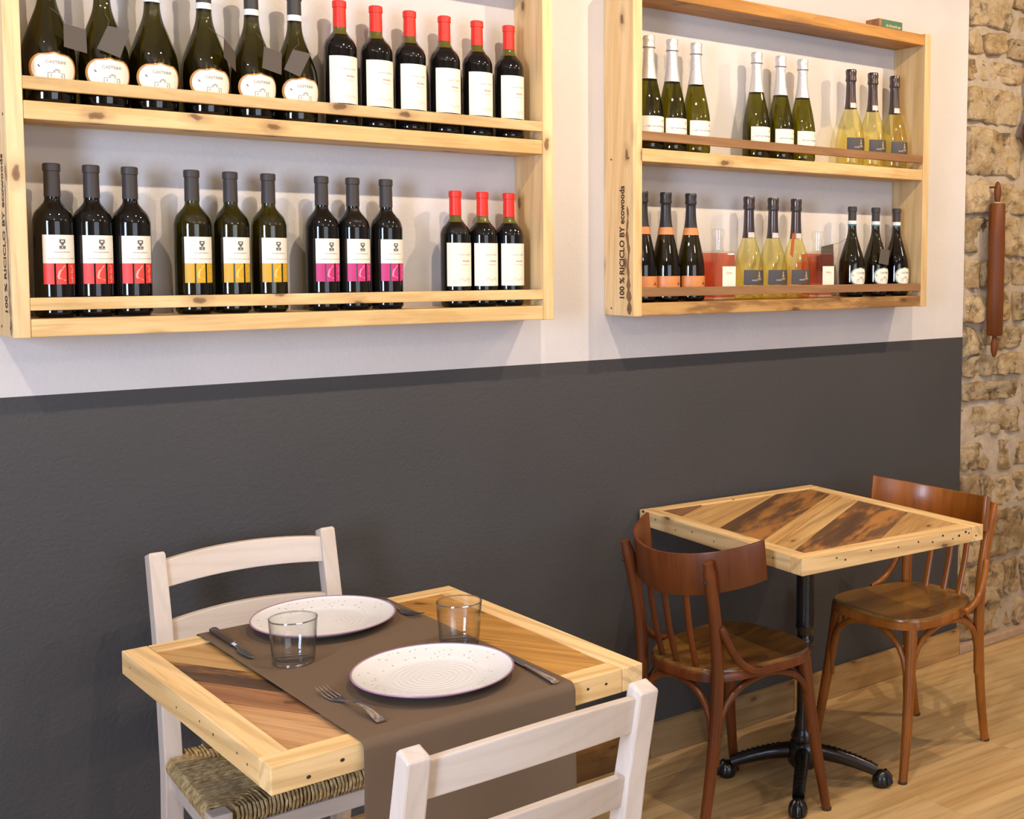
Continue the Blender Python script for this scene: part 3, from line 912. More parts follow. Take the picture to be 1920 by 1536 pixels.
# ---- skittle bottles with oval label
def oval_label(root, pr, zc, rz_, half, mat_edge, mat_face, text=True, low=1.0):
    sh = lambda v: math.sqrt(max(0.0, 1 - (v * 2 - 1) ** 2)) ** 0.8
    n = 14
    lab = link('label', wmesh('label_edge', wrap_patch(pr, zc - rz_, zc + rz_, half, 0.0006, 22, n, sh)), mat_edge, root)
    link('label_face', wmesh('label_face', wrap_patch(pr, zc - rz_ * .92, zc + rz_ * .90, half * .88, 0.0010, 22, n, sh)), mat_face, lab)
    if text:
        vs, fs = text_polys('CASTRINI', 0.0085, 0.0002)
        wd = max(v[0] for v in vs)
        link('lettering', wmesh('lettering', wrap_flat(pr, vs, fs, -wd / 2 + 0.002, zc + rz_ * .30, 0.0016)), ink_soft, lab)
        # ornamental scroll drawing: a little carriage-like arch with two feet
        a = [(-.016, -.014, -.0145, -.004), (-.015, -.005, -.006, -.0035), (-.006, -.004, -.003, .001), (-.003, .000, .003, .0035), (.003, -.004, .0055, .002), (.006, -.006, .014, -.0045), (.013, -.015, .0145, -.005), (-.011, -.012, -.009, -.007), (.008, -.013, .010, -.008)]
        link('drawing', wmesh('drawing', wrap_flat(pr, *rects([(x0, y0 - .004, x1, y1 - .004) for x0, y0, x1, y1 in a], 2), 0.003, zc, 0.0016)), ink_soft, lab)
        k = [(-.030, .004, -.0275, .0065), (-.0285, .002, -.0255, .0045)]
        link('tick_mark', wmesh('tick', wrap_flat(pr, *rects(k, 1), 0, zc, 0.0016)), ink, lab)

def skittle(root, pr):
    capsule(root, pr, 0.242, 0.292, charcoal_cap, lip=0.0018)
    band(root, pr, 0.229, 0.242, white_band)
    oval_label(root, pr, 0.067, 0.033, math.radians(58), bronze_edge, cream)
bottle_kind('skittle', prof_prosecco(0.0490, 0.292), glass_olive, skittle)

def skittle_small(root, pr):
    capsule(root, pr, 0.249, 0.295, charcoal_cap, lip=0.0018)
    band(root, pr, 0.238, 0.249, white_band)
    band(root, pr, 0.233, 0.238, teal_band)
    oval_label(root, pr, 0.066, 0.030, math.radians(50), plain_cached('label_teal_edge', (0.30, 0.36, 0.30)), cream)
bottle_kind('skittle_small', prof_prosecco(0.0430, 0.295), glass_deep, skittle_small, off=-4)

# ---- silver-necked sparkling
def silver(root, pr):
    c = capsule(root, pr, 0.199, 0.320, white_foil, lip=0.003, head=0.036)
    band(c, pr, 0.286, 0.2875, grey_foil, 'wire_ring', 0.0040)
    lab = link('label', wmesh('label', wrap_patch(pr, 0.036, 0.094, math.radians(64), 0.0006)), paper, root)
    R = 0.042
    t = scribble(-.034, .040, .0650, .0030, 12, 0.2)
    link('name_line', wmesh('line', wrap_flat(pr, *rects([(-.042, .0632, .044, .0642)] + t, 6), 0, 0, 0.001)), ink_blue, lab)
    g = [(.016, .079, .022, .084), (.018, .050, .023, .054)]
    link('gold_mark', wmesh('gold', wrap_flat(pr, *rects(g, 1), 0, 0, 0.001)), gold_ink, lab)
bottle_kind('silver', prof_sparkling(0.0420, 0.320), glass_green, silver)

# ---- pale gold sparkling with gunmetal neck
def gold(root, pr):
    c = capsule(root, pr, 0.186, 0.312, grey_foil, lip=0.003, head=0.040)
    band(c, pr, 0.274, 0.2765, black_foil, 'wire_ring', 0.0036)
    sl = wrap_patch(pr, 0.187, 0.203, math.radians(34), 0.0014, 8, 2)
    link('foil_seal', wmesh('seal', sl), plain_cached('pale_seal', (0.55, 0.5, 0.46), 0.3), c)
    lab = link('label', wmesh('label', wrap_patch(pr, 0.044, 0.089, math.radians(46), 0.0006)), lab_black, root)
    v = [(.010, .073, .014, .084), (.008, .068, .016, .073), (.006, .060, .009, .065), (.011, .058, .016, .066), (.018, .060, .021, .064)]
    link('emblem', wmesh('emblem', wrap_flat(pr, *rects(v, 2), 0, 0, 0.001)), gold_ink, lab)
    t = scribble(-.012, .006, .0560, .0048, 15, 0.2, 0.8)
    link('lettering', wmesh('lettering', wrap_flat(pr, *rects(t, 1), 0, 0, 0.001)), ink_soft, lab)
bottle_kind('gold', prof_gold(0.0465, 0.312), glass_yellow, gold, 'wine_bottle', off=-14)

# ---- dark sparkling with orange label
def orange(root, pr):
    c = capsule(root, pr, 0.212, 0.313, black_foil, lip=0.0028, head=0.034)
    band(root, pr, 0.191, 0.212, orange_band, 'neck_band')
    lab = link('label', wmesh('label', wrap_patch(pr, 0.014, 0.073, math.radians(78), 0.0006)), orange_band, root)
    t = [(.012, .050, .020, .053), (.014, .053, .018, .056), (.008, .048, .026, .050)]
    link('emblem', wmesh('emblem', wrap_flat(pr, *rects(t, 2), 0, 0, 0.001)), plain_cached('label_brown_ink', (0.16, 0.07, 0.03)), lab)
bottle_kind('orange', prof_sparkling(0.0415, 0.313), glass_deep, orange)

# ---- square rose spirit bottle
def rose_bottle():
    root = link('rose_bottle', None)
    h, w = 0.128, 0.041
    b_ = MB().box((-w, -w, 0.0), (w, w, 0.145)).mesh('body', bevel=0.007, seg=3)
    link('body', b_, glass_clear, root)
    # rose wine filling
    link('rose_filling', MB().box((-w + .004, -w + .004, 0.008), (w - .004, w - .004, 0.140)).mesh('fill', bevel=0.005), glass_pink, root)
    link('neck', lathe_part([(0.020, 0.144), (0.0155, 0.150), (0.015, 0.180), (0.0175, 0.182), (0.0175, 0.188), (0.0, 0.188)], name='neck'), glass_clear, root)
    link('stopper', lathe_part([(0.0, 0.188), (0.019, 0.188), (0.0195, 0.208), (0.017, 0.211), (0.0, 0.211)], name='stopper'), glass_clear, root)
    lab = link('label', MB().box((-0.018, -w - .001, 0.035), (0.034, -w - .0004, 0.100)).mesh('label'), cream, root)
    t = [(x0 , y0, x1, y1) for x0, y0, x1, y1 in scribble(-.003, .020, .078, .006, 21, .4)]
    vs, fs = rects(t, 1)
    link('lettering', MB().add([(x, -w - .0014, y_) for x, y_ in vs], fs).mesh('t', fix=False), ink_red, lab)
    k = Kind(); k.root = root; k.used = False; KINDS['rose'] = k
rose_bottle()

ORD6 = ('leftmost', 'second from left', 'third from left', 'third from right', 'second from right', 'rightmost')
ORD3 = ('leftmost', 'middle', 'rightmost')
zA, zB = 1.7985, 1.3725
yb = -0.070
for i, x in enumerate((0.612, 0.714, 0.811, 0.917, 1.019, 1.116)):
    place('skittle', x, yb, zA, '%s of six skittle-shaped dark bottles with oval cream labels, upper left shelf' % ORD6[i], 'oval-label bottles on the upper left shelf')
for i, x in enumerate((1.223, 1.313, 1.400, 1.493, 1.584, 1.676)):
    place('redcap', x, yb, zA, '%s of the six red-capped bottles in the row on the upper left shelf' % ORD6[i], 'red-capped bottles on the upper left shelf')
for key, word, xs_ in (('red', 'red', (0.610, 0.683, 0.757)), ('yellow', 'yellow', (0.882, 0.964, 1.048)), ('magenta', 'magenta', (1.172, 1.248, 1.332))):
    for i, x in enumerate(xs_):
        place(key, x, yb, zB, '%s of three tall black-capped bottles with white and %s label' % (ORD3[i], word), '%s-label bottles on the lower left shelf' % word)
for i, x in enumerate((1.518, 1.595, 1.673)):
    place('redcap', x, yb, zB, '%s of three red-capped bottles on the lower left shelf near its right end' % ORD3[i], 'red-capped bottles on the lower left shelf')
for g, xs_ in (('by the pine side panel with stamped lettering', (2.130, 2.214, 2.303)), ('in the middle of the upper right shelf', (2.542, 2.643, 2.738))):
    for i, x in enumerate(xs_):
        place('silver', x, yb, zA, '%s of three silver-necked green bottles %s' % (ORD3[i], g), 'silver-necked bottles on the upper right shelf')
for i, x in enumerate((2.960, 3.066, 3.175)):
    place('gold', x, yb, zA, '%s of three clear golden bottles on the upper right shelf' % ORD3[i], 'golden bottles on the upper right shelf')
for i, x in enumerate((2.107, 2.192, 2.285)):
    place('orange', x, yb, zB, '%s of three dark bottles with orange labels and black foil necks' % ORD3[i], 'orange-label bottles on the lower right shelf')
for i, x in enumerate((2.515, 2.616, 2.716)):
    place('gold', x, yb, zB, '%s of three golden bottles with slate labels on the lower right shelf' % ORD3[i], 'golden bottles on the lower right shelf')
for i, x in enumerate((2.975, 3.090, 3.196)):
    place('skittle_small', x, yb, zB, '%s of three dark bottles with round labels at the lower right shelf end' % ORD3[i], 'round-label bottles on the lower right shelf')
for i, x in enumerate((2.398, 2.822)):
    o = KINDS['rose'].root if i == 0 else copy_tree(KINDS['rose'].root)
    o.location = (x, -0.062, zB)
    tag(o, ('square pink bottle with glass stopper between orange-label and golden bottles', 'square pink bottle with glass stopper between golden and dark round-label bottles')[i], 'wine bottle', 'square pink bottles')

# paper neck tags
def neck_tag(corners, y, label, mat, anchor, ry=0.0):
    """corners: four (x,z) world points; thin card hung on a string"""
    cx = sum(c[0] for c in corners) / 4; cz = sum(c[1] for c in corners) / 4
    r = thing('neck_tag', label, 'tag', (cx, y, cz), group='card tags on bottle necks')
    t = 0.0006
    pl = [(x - cx, z - cz) for x, z in corners]
    vs = []
    for s in (-t, t):
        for x, z in pl: vs.append((x, s + x * ry + 0.25 * z * 0.2, z))
    fs = [(0, 1, 2, 3), (7, 6, 5, 4)] + [(i, 4 + i, 4 + (i + 1) % 4, (i + 1) % 4) for i in range(4)]
    link('card', MB().add(vs, fs).mesh('card'), mat, r)
    ax, ay, az = anchor
    link('string', MB().tube([(pl[0][0], pl[0][0] * ry, pl[0][1]), ((ax - cx) * .6, (ay - y) * .4, (az - cz) * .7), (ax - cx, ay - y, az - cz)], 0.0006, 5).mesh('string'), string, r)
    return r
tagsA = [([(.627, 1.954), (.670, 1.948), (.670, 1.901), (.626, 1.908)], 'dark card tag between the first two oval-label bottles', .25, (.612, -.088, 1.99)),
         ([(.709, 1.960), (.751, 1.956), (.730, 1.898), (.687, 1.912)], 'dark tilted card tag on the second oval-label bottle from left', 0.0, (.714, -.088, 1.99)),
         ([(.934, 1.960), (.968, 1.938), (.967, 1.896), (.931, 1.920)], 'dark card tag beside the fourth oval-label bottle', .9, (.917, -.088, 1.99)),
         ([(1.023, 1.955), (1.066, 1.946), (1.063, 1.898), (1.016, 1.907)], 'dark card tag on the fifth oval-label bottle', .25, (1.019, -.088, 1.99)),
         ([(1.089, 1.956), (1.130, 1.951), (1.102, 1.897), (1.067, 1.910)], 'dark tilted card tag on the sixth oval-label bottle beside red-capped ones', 0.0, (1.116, -.088, 1.99))]
for c, lab, ry, an in tagsA:
    neck_tag(c, -0.127, lab, tag_black, an, ry)
neck_tag([(3.060, 1.530), (3.105, 1.526), (3.095, 1.476), (3.048, 1.482)], -0.122, 'brown card tag on the middle round-label bottle of the lower right shelf', tag_black, (3.090, -.088, 1.565))
neck_tag([(2.868, 1.535), (2.925, 1.545), (2.925, 1.455), (2.868, 1.455)], -0.035, 'black card tag behind the second square pink bottle', tag_black, (2.965, -.070, 1.57))
neck_tag([(3.222, 1.568), (3.247, 1.545), (3.226, 1.500), (3.214, 1.530)], -0.070, 'black card tag hanging right of the last round-label bottle', tag_black, (3.205, -.080, 1.585), .5)
neck_tag([(2.672, 1.575), (2.690, 1.578), (2.672, 1.500), (2.655, 1.510)], -0.100, 'rust red card tag between two golden bottles on the lower right shelf', tag_red, (2.700, -.090, 1.59), .3)

# small green box lying on top of the right shelf
gb = thing('green_box', 'small green box lying on top of the right wall shelf', 'box', (3.115, -0.075, 2.2525))
link('box_body', MB().box((-0.060, -0.030, 0.0), (0.055, 0.030, 0.030)).mesh('green', bevel=0.004), green_box, gb)
link('brown_end', MB().box((-0.062, -0.0305, 0.0), (-0.046, 0.0305, 0.0305)).mesh('end', bevel=0.004), MATS['plank_russet'], gb)
sc_ = scribble(-.03, .045, .006, .010, 31, .35, .6)
vs, fs = rects(sc_, 1)
link('lettering', MB().add([(x, -0.0306, y_) for x, y_ in vs], fs).mesh('t', fix=False), plain_cached('pale_print', (0.5, 0.52, 0.36)), gb)

# rolling pin on the stone wall
rp = thing('rolling_pin', 'brown wooden rolling pin hanging upright on the stone wall', 'rolling pin', (3.788, -0.050, 1.465))
link('roller', lathe_part([(0, -.255), (.026, -.255), (.030, -.249), (.0310, -.10), (.0310, .10), (.030, .233), (.026, .239), (0, .239)], name='roller'), pin_wood, rp)
hp = smooth_prof([(0.006, 0.0), (.010, .012), (.0135, .035), (.012, .060), (.006, .078), (.0, .082)], 4)
link('handle', lathe_part([(r, .239 + z) for r, z in hp], name='handle'), pin_wood, rp)
link('handle', lathe_part([(r, -.255 - z) for r, z in hp], name='handle'), pin_wood, rp)
link('ferrule', lathe_part([(.0, .2385), (.0145, .2385), (.0145, .2445), (0, .2445)], name='ferrule'), plain_cached('brass_ring', (0.45, 0.36, 0.2), 0.4), rp)
link('nail', MB().tube([(0, 0.012, .30), (0, 0.075, .30)], 0.003, 6).mesh('nail'), charcoal_cap, rp)
ut = thing('wooden_utensil', 'dark red wooden utensil on the stone wall at the right picture edge', 'utensil', (4.000, -0.045, 1.985))
link('bowl', lathe_part(smooth_prof([(0, -.062), (.022, -.055), (.034, -.02), (.034, .02), (.018, .055), (.009, .075)], 4), name='bowl'), plain_cached('dark_red_wood', (0.14, 0.025, 0.012), 0.35), ut)
link('handle', MB().tube([(0, 0, .07), (0.0, 0, .22), (0, 0.0, .30)], [.009, .008, .010], 10).mesh('handle', smooth=True), plain_cached('dark_red_wood', (0, 0, 0)), ut)
link('nail', MB().tube([(0, 0.0, .285), (0, 0.07, .285)], 0.003, 6).mesh('nail'), charcoal_cap, ut)

# ------------------------------------------------------------------ pallet-wood tables
def clip(poly, nx_, ny_, d_, keep_less):
    """clip polygon by nx*x+ny*y <= d (or >=)"""
    out = []
    sg = 1 if keep_less else -1
    f = lambda p: sg * (nx_ * p[0] + ny_ * p[1] - d_)
    for i in range(len(poly)):
        a, b_ = poly[i], poly[(i + 1) % len(poly)]
        fa, fb = f(a), f(b_)
        if fa <= 0: out.append(a)
        if fa * fb < 0:
            t = fa / (fa - fb)
            out.append((a[0] + (b_[0] - a[0]) * t, a[1] + (b_[1] - a[1]) * t))
    return out

ZT, TH, BW = 0.760, 0.044, 0.046
def table(label, loc, rz, w, d_, ang, cuts, mats, holes_front, holes_left, ped_off=(0, 0)):
    r = thing('cafe_table', label, 'table', loc, rz, 'pallet-wood cafe tables')
    hw, hd = w / 2, d_ / 2
    g = 0.0006
    def bar(a, b_, m):
        link('frame_bar', boxmesh('frame_bar', (a[0], a[1], ZT - TH), (b_[0], b_[1], ZT), 0.0022), m, r)
    bar((-hw, -hd), (hw - BW - g, -hd + BW), bar_x)            # front, full at the left
    bar((hw - BW, -hd), (hw, hd - BW - g), bar_y)              # right, full at the front
    bar((-hw + BW + g, hd - BW), (hw, hd), bar_x)              # back, full at the right
    bar((-hw, -hd + BW + g), (-hw + BW, hd), bar_y)            # left, full at the back
    # screw holes in the front bar and end blocks
    hole = MB().lathe([(0, 0), (0.004, 0), (0.0045, 0.0004), (0, 0.0004)], 10).mesh('screw')
    for x, zz, sc_ in holes_front:
        link('nail_hole', hole, stamp, r, (x, -hd + 0.0002, ZT - zz), (PI / 2, 0, 0)).scale = (sc_ * 1.3, sc_, 1)
    for y_, zz, sc_ in holes_left:
        link('nail_hole', hole, stamp, r, (-hw + 0.0002, y_, ZT - zz), (0, -PI / 2, 0)).scale = (sc_, sc_, 1)
    # inlaid diagonal planks
    inner = [(-hw + BW, -hd + BW), (hw - BW, -hd + BW), (hw - BW, hd - BW), (-hw + BW, hd - BW)]
    nx_, ny_ = -math.sin(ang), math.cos(ang)
    ds = [-9.0] + list(cuts) + [9.0]
    for i, (a, b_) in enumerate(zip(ds, ds[1:])):
        poly = clip(clip(inner, nx_, ny_, b_ - 0.0006, True), nx_, ny_, a + 0.0006, False)
        if len(poly) < 3: continue
        # plank built along its own x so that the grain follows it
        c_, s_ = math.cos(-ang), math.sin(-ang)
        loc_poly = [(x * c_ - y_ * s_, x * s_ + y_ * c_) for x, y_ in poly]
        dz = -0.0015 - 0.0012 * ((i * 7) % 3)
        me = MB().prism(loc_poly, ZT - 0.020, ZT + dz).mesh('plank', bevel=0.0008, seg=1)
        link('plank', me, P[mats[i]], r, (0, 0, 0), (0, 0, ang))
    link('underboard', boxmesh('underboard', (-hw + BW, -hd + BW, ZT - .036), (hw - BW, hd - BW, ZT - .021), 0), skirt_b, r)
    # cast iron pedestal
    px, py = ped_off
    col = [(0.0, 0.705), (0.085, 0.705), (0.085, 0.714), (0.0, 0.714)]
    link('top_plate', MB().box((px - .13, py - .13, .708), (px + .13, py + .13, .716)).mesh('plate', bevel=.002), iron, r)
    prof = [(0.0, 0.12), (0.034, 0.12), (0.038, 0.135), (0.030, 0.15), (0.026, 0.165), (0.027, 0.185), (0.021, 0.205), (0.021, 0.395), (0.026, 0.40), (0.028, 0.41), (0.026, 0.42), (0.0225, 0.425), (0.0225, 0.445), (0.027, 0.45), (0.027, 0.458), (0.0255, 0.465), (0.0255, 0.708), (0, 0.708)]
    link('column', MB().lathe(prof, 20, px, py).mesh('column', smooth=True, angle=50), iron, r)
    hub = [(0, 0.045), (0.035, 0.045), (0.046, 0.06), (0.046, 0.10), (0.040, 0.118), (0.030, 0.128), (0, 0.128)]
    link('hub', MB().lathe(hub, 16, px, py).mesh('hub', smooth=True, angle=50), iron, r)
    for k in range(4):
        a = PI / 4 + k * PI / 2
        q = []
        rr = []
        for t in (0, .15, .35, .55, .75, .88):
            rad = 0.035 + 0.195 * t
            zz = 0.090 - 0.055 * t ** 1.1 + 0.006 * math.sin(t * PI)
            q.append((px + math.cos(a) * rad, py + math.sin(a) * rad, zz))
            rr.append((0.024 - 0.008 * t, 0.022 - 0.005 * t))
        leg = link('leg', MB().tube(q, rr, 10, up=(0, 0, 1)).mesh('leg', smooth=True, angle=60), iron, r)
        # leaf relief on top of the leg
        rel = MB()
        for t in [0.18 + 0.075 * i for i in range(9)]:
            rad = 0.035 + 0.195 * t
            zz = 0.090 - 0.055 * t ** 1.1 + 0.006 * math.sin(t * PI) + (0.024 - 0.008 * t) - 0.001
            for s in (-1, 1):
                cx, cy = px + math.cos(a) * rad, py + math.sin(a) * rad
                ox, oy = -math.sin(a) * 0.005 * s, math.cos(a) * 0.005 * s
                rel.tube([(cx + ox * .2, cy + oy * .2, zz + .001), (cx + ox * 1.6 + math.cos(a) * .008, cy + oy * 1.6 + math.sin(a) * .008, zz - .002)], [.0026, .0012], 6)
        link('leaf_relief', rel.mesh('relief', smooth=True), iron, leg)
        fx, fy = px + math.cos(a) * 0.222, py + math.sin(a) * 0.222
        foot = MB()
        foot.lathe(smooth_prof([(0.0, 0.0, C), (0.022, 0.0, C), (0.027, 0.012), (0.024, 0.030), (0.014, 0.043), (0.0, 0.047)], 3), 14, fx, fy)
        for s in (-.6, 0, .6):
            b2 = a + s
            foot.tube([(fx + math.cos(b2) * .012, fy + math.sin(b2) * .012, .044), (fx + math.cos(b2) * .025, fy + math.sin(b2) * .025, .030), (fx + math.cos(b2) * .029, fy + math.sin(b2) * .029, .008)], [.005, .006, .005], 8)
        link('claw_foot', foot.mesh('foot', smooth=True), iron, leg)
        kn = MB().lathe(smooth_prof([(0, .0), (.008, .004), (.007, .012), (0, .015)], 3), 10, px + math.cos(a) * .185, py + math.sin(a) * .185)
        link('knob', kn.mesh('knob', smooth=True), iron, leg, (0, 0, 0.053))
    return r

T1 = (0.9778, -0.7472); A1 = 0.0211
T2 = (2.4555, -0.3919); A2 = -0.0666
table('pallet-wood table laid with a brown runner, plates and glasses', (*T1, 0), A1, 0.690, 0.697, math.radians(120), (-0.148, -0.02, 0.141, 0.205, 0.273), ('orange', 'orange', 'tan', 'umber', 'russet', 'rose'),
      ((-.288, .031, .65), (-.235, .020, .65), (.222, .020, .55), (.262, .020, .55)), ((-.26, .024, .5), (-.22, .019, .5), (-.12, .020, .6), (-.06, .016, .5), (.05, .024, .5), (.30, .02, .4)))
table('bare pallet-wood table with diagonal planks between two dark chairs', (*T2, 0), A2, 0.669, 0.726, math.radians(32.5), (-0.255, -0.077, -0.012, 0.028, 0.188, 0.343), ('tan', 'dark', 'pale', 'tan', 'dark', 'tan', 'brown'),
      ((-.22, .014, .55), (-.19, .023, .6), (-.10, .012, .55), (.0, .018, .5), (.075, .014, .6), (.13, .022, .6), (.17, .010, .7), (.21, .024, .5), (.235, .019, .8), (.262, .012, .8), (.275, .017, .6), (.305, .028, .6)), ((-.25, .02, .6), (-.12, .03, .5), (.0, .026, .5), (.10, .018, .6), (.18, .028, .5), (.28, .016, .6)), (-0.03, -0.03))

# ------------------------------------------------------------------ things laid on the first table
def tw(x, y_):
    c_, s_ = math.cos(A1), math.sin(A1)
    return (T1[0] + x * c_ - y_ * s_, T1[1] + x * s_ + y_ * c_)

# cloth runner, draped over front and back edge
def runner():
    hd = 0.697 / 2
    x0, x1 = -0.207, 0.188
    prof = []
    zt = ZT + 0.0026
    rad = 0.012
    # from the back hem, up, over, down the front
    prof += [(hd + .009, ZT - .24), (hd + .009, ZT - .10), (hd + .009, ZT - .02)]
    for k in range(5):
        a = k / 4 * PI / 2
        prof.append((hd + .009 - rad * (1 - math.cos(a)), zt - rad + rad * math.sin(a)))
    for k in range(1, 12): prof.append((hd - .006 - (2 * hd - .012) * k / 12, zt))
    for k in range(7):
        a = k / 6 * PI / 2
        prof.append((-hd - .011 + .015 * (1 - math.sin(a)), zt - .015 + .015 * math.cos(a)))
    for z in (-.03, -.05, -.08, -.14, -.22, -.30): prof.append((-hd - .011 - 0.008 * (-z - .03), ZT + z))
    nxs = 16
    vs, fs = [], []
    for j, (yy, zz) in enumerate(prof):
        for i in range(nxs + 1):
            u = i / nxs
            hang = max(0.0, ZT - zz - .03)
            wob = 0.012 * hang * math.sin(u * 9 + 1) * 2
            vs.append((x0 + (x1 - x0) * u, yy + (wob if yy < 0 else -wob), zz))
    for j in range(len(prof) - 1):
        for i in range(nxs):
            a = j * (nxs + 1) + i
            fs.append((a, a + 1, a + nxs + 2, a + nxs + 1))
    me = MB().add(vs, fs).mesh('runner', smooth=True, angle=180)
    o = link('table_runner', me, cloth, None, (*T1, 0), (0, 0, A1))
    md = o.modifiers.new('thickness', 'SOLIDIFY'); md.thickness = 0.0014; md.offset = 1.0
    md2 = o.modifiers.new('subd', 'SUBSURF'); md2.levels = 1; md2.render_levels = 2
    tag(o, 'brown cloth runner draped over the laid table', 'table runner')
runner()

def plate(label, x, y_):
    r = thing('dinner_plate', label, 'plate', (x, y_, ZT + 0.0028), group='white dinner plates')
    R = 0.1385
    up_ = [(0, .0065), (.055, .0065), (.082, .0075), (.096, .0105), (.118, .0150), (.132, .0185), (R - .0012, .0212)]
    dn = [(R, .0215), (R + .0002, .0200), (R - .003, .0180), (.118, .0105), (.098, .0058), (.084, .0020), (.080, .0), (.074, .0), (.072, .0022), (0, .0022)]
    body = smooth_prof(up_, 4) + [(R, .0215)]
    link('dish', MB().lathe(body[::-1], 72).mesh('dish', smooth=True, angle=180), glaze, r)
    link('underside', MB().lathe(dn[1:][::-1] + [], 72).mesh('underside', smooth=True, angle=50), glaze, r)
    link('rim', MB().lathe([(R - .0022, .0214), (R - .0002, .0224), (R + .0010, .0210), (R + .0005, .0196), (R - .0012, .0188)], 72).mesh('rim', smooth=True, angle=180), rim_purple, r)
plate('white speckled plate at the wall side of the laid table', 0.976, -0.505)
plate('white speckled plate at the near side of the laid table', 0.991, -0.932)

def tumbler(label, x, y_):
    r = thing('tumbler', label, 'glass', (x, y_, ZT + 0.0028), group='clear glass tumblers')
    o_ = [(0.0, 0.0), (.033, 0.0), (.0365, .003), (.0378, .012), (.0405, .05), (.0425, .082)]
    i_ = [(.0413, .082), (.0393, .05), (.0366, .014), (.034, .0105), (0, .0100)]
    link('wall', MB().lathe(o_ + [(.0424, .0835), (.0415, .0835)] + i_, 48).mesh('tumbler', smooth=True, angle=60), clear_glass, r)
_t0 = tumbler
def tumbler(label, x, y_):
    _t0(label, x, y_)
    r = [o for o in COL.objects if o.get('label') == label][0]
    link('base', MB().lathe([(.0335, .0030), (.0345, .0022), (.0356, .0032), (.0356, .0046), (.0345, .0054), (.0335, .0044), (.0335, .0030)], 40).mesh('tumbler_base', smooth=True, angle=50), thick_glass, r)
    link('rim', MB().lathe([(.0410, .0828), (.0416, .0842), (.0424, .0842), (.0430, .0828), (.0420, .0815), (.0410, .0828)], 48).mesh('tumbler_rim', smooth=True, angle=180), thick_glass, r)
thick_glass, _nt, _b = newmat('tumbler_thick_glass')
_b.inputs['Transmission Weight'].default_value = 1.0
_b.inputs['Roughness'].default_value = 0.02
_b.inputs['IOR'].default_value = 1.48
_b.inputs['Base Color'].default_value = (0.96, 0.98, 0.98, 1)
tumbler('empty glass tumbler by the knife and the wall-side plate', 0.842, -0.686)
tumbler('empty glass tumbler behind the near plate', 1.124, -0.784)

def fork(label, x, y_, rz):
    r = thing('fork', label, 'fork', (x, y_, ZT + 0.0036), rz, 'forks')
    # along +y: tines at +y end
    hz = lambda t: 0.004 + 0.010 * math.exp(-((t - 0.62) / 0.13) ** 2)
    pts, rad = [], []
    for i in range(13):
        t = i / 12
        yy = -0.100 + 0.125 * t
        pts.append((0, yy, 0.0035 + 0.010 * math.sin(PI * min(1, max(0, (t - .05) / .95))) ** 1.5))
        wd = 0.0095 - 0.0068 * min(1, t * 1.5) if t < .67 else 0.0027 + 0.001 * (t - .67)
        rad.append((0.0013, wd))
    link('handle', MB().tube(pts, rad, 10, up=(0, 0, 1)).mesh('fork_handle', smooth=True), steel, r)
    hd_ = MB()
    hd_.tube([(0, .022, .0045), (0, .032, .0032), (0, .042, .0022), (0, .050, .0022)], [(.0011, .003), (.0011, .0085), (.0010, .0118), (.0010, .0118)], 10, up=(0, 0, 1))
    link('head', hd_.mesh('fork_head', smooth=True), steel, r)
    for k in range(4):
        xx = (k - 1.5) * 0.0068
        tm = MB().tube([(xx, .048, .0022), (xx, .066, .0030), (xx * .98, .084, .0062), (xx * .96, .096, .0100)], [.0017, .0016, .0014, .0008], 7)
        link('tine', tm.mesh('tine', smooth=True), steel, r)
fork('steel fork lying left of the near plate', 0.826, -0.960, math.radians(5))
fork('steel fork half hidden behind the wall-side plate', 1.133, -0.494, math.radians(186))

def knife(label, x, y_, rz):
    r = thing('table_knife', label, 'knife', (x, y_, ZT + 0.0036), rz, 'table knives')
    # handle at -y, blade at +y
    link('handle', MB().tube([(0, -.105, .006), (0, -.100, .0065), (0, -.06, .0065), (0, -.01, .006), (0, .010, .0055)], [(.003, .006), (.005, .0085), (.0048, .0078), (.0042, .0062), (.0038, .0056)], 12, up=(0, 0, 1)).mesh('knife_handle', smooth=True, angle=60), knife_grip, r)
    link('bolster', MB().tube([(0, .008, .0055), (0, .014, .0055)], [(.0046, .0066), (.0042, .0060)], 12, up=(0, 0, 1)).mesh('bolster', smooth=True, angle=40), steel, r)
    bl = [(-.004, .014), (.004, .014), (.0045, .045), (.0085, .052), (.0095, .075), (.006, .105), (0.0, .112), (-.004, .105)]
    link('blade', MB().prism(bl, .0045, .0060).mesh('blade', bevel=.0005), steel, r)
knife('table knife with dark handle beside the wall-side plate', 0.790, -0.517, math.radians(180))
kn = thing('table_knife', 'steel table knife half under the near plate', 'knife', (1.146, -0.985, ZT + 0.0036), math.radians(-3), 'table knives')
link('handle', MB().tube([(0, -.105, .005), (0, -.100, .0055), (0, -.05, .0055), (0, .0, .005)], [(.003, .0070), (.0038, .0080), (.0034, .0064), (.0030, .0050)], 12, up=(0, 0, 1)).mesh('kh', smooth=True, angle=60), steel, kn)
link('blade', MB().prism([(-.005, 0), (.005, 0), (.008, .02), (.008, .07), (.002, .10), (-.005, .09)], .0035, .0048).mesh('blade', bevel=.0004), steel, kn)

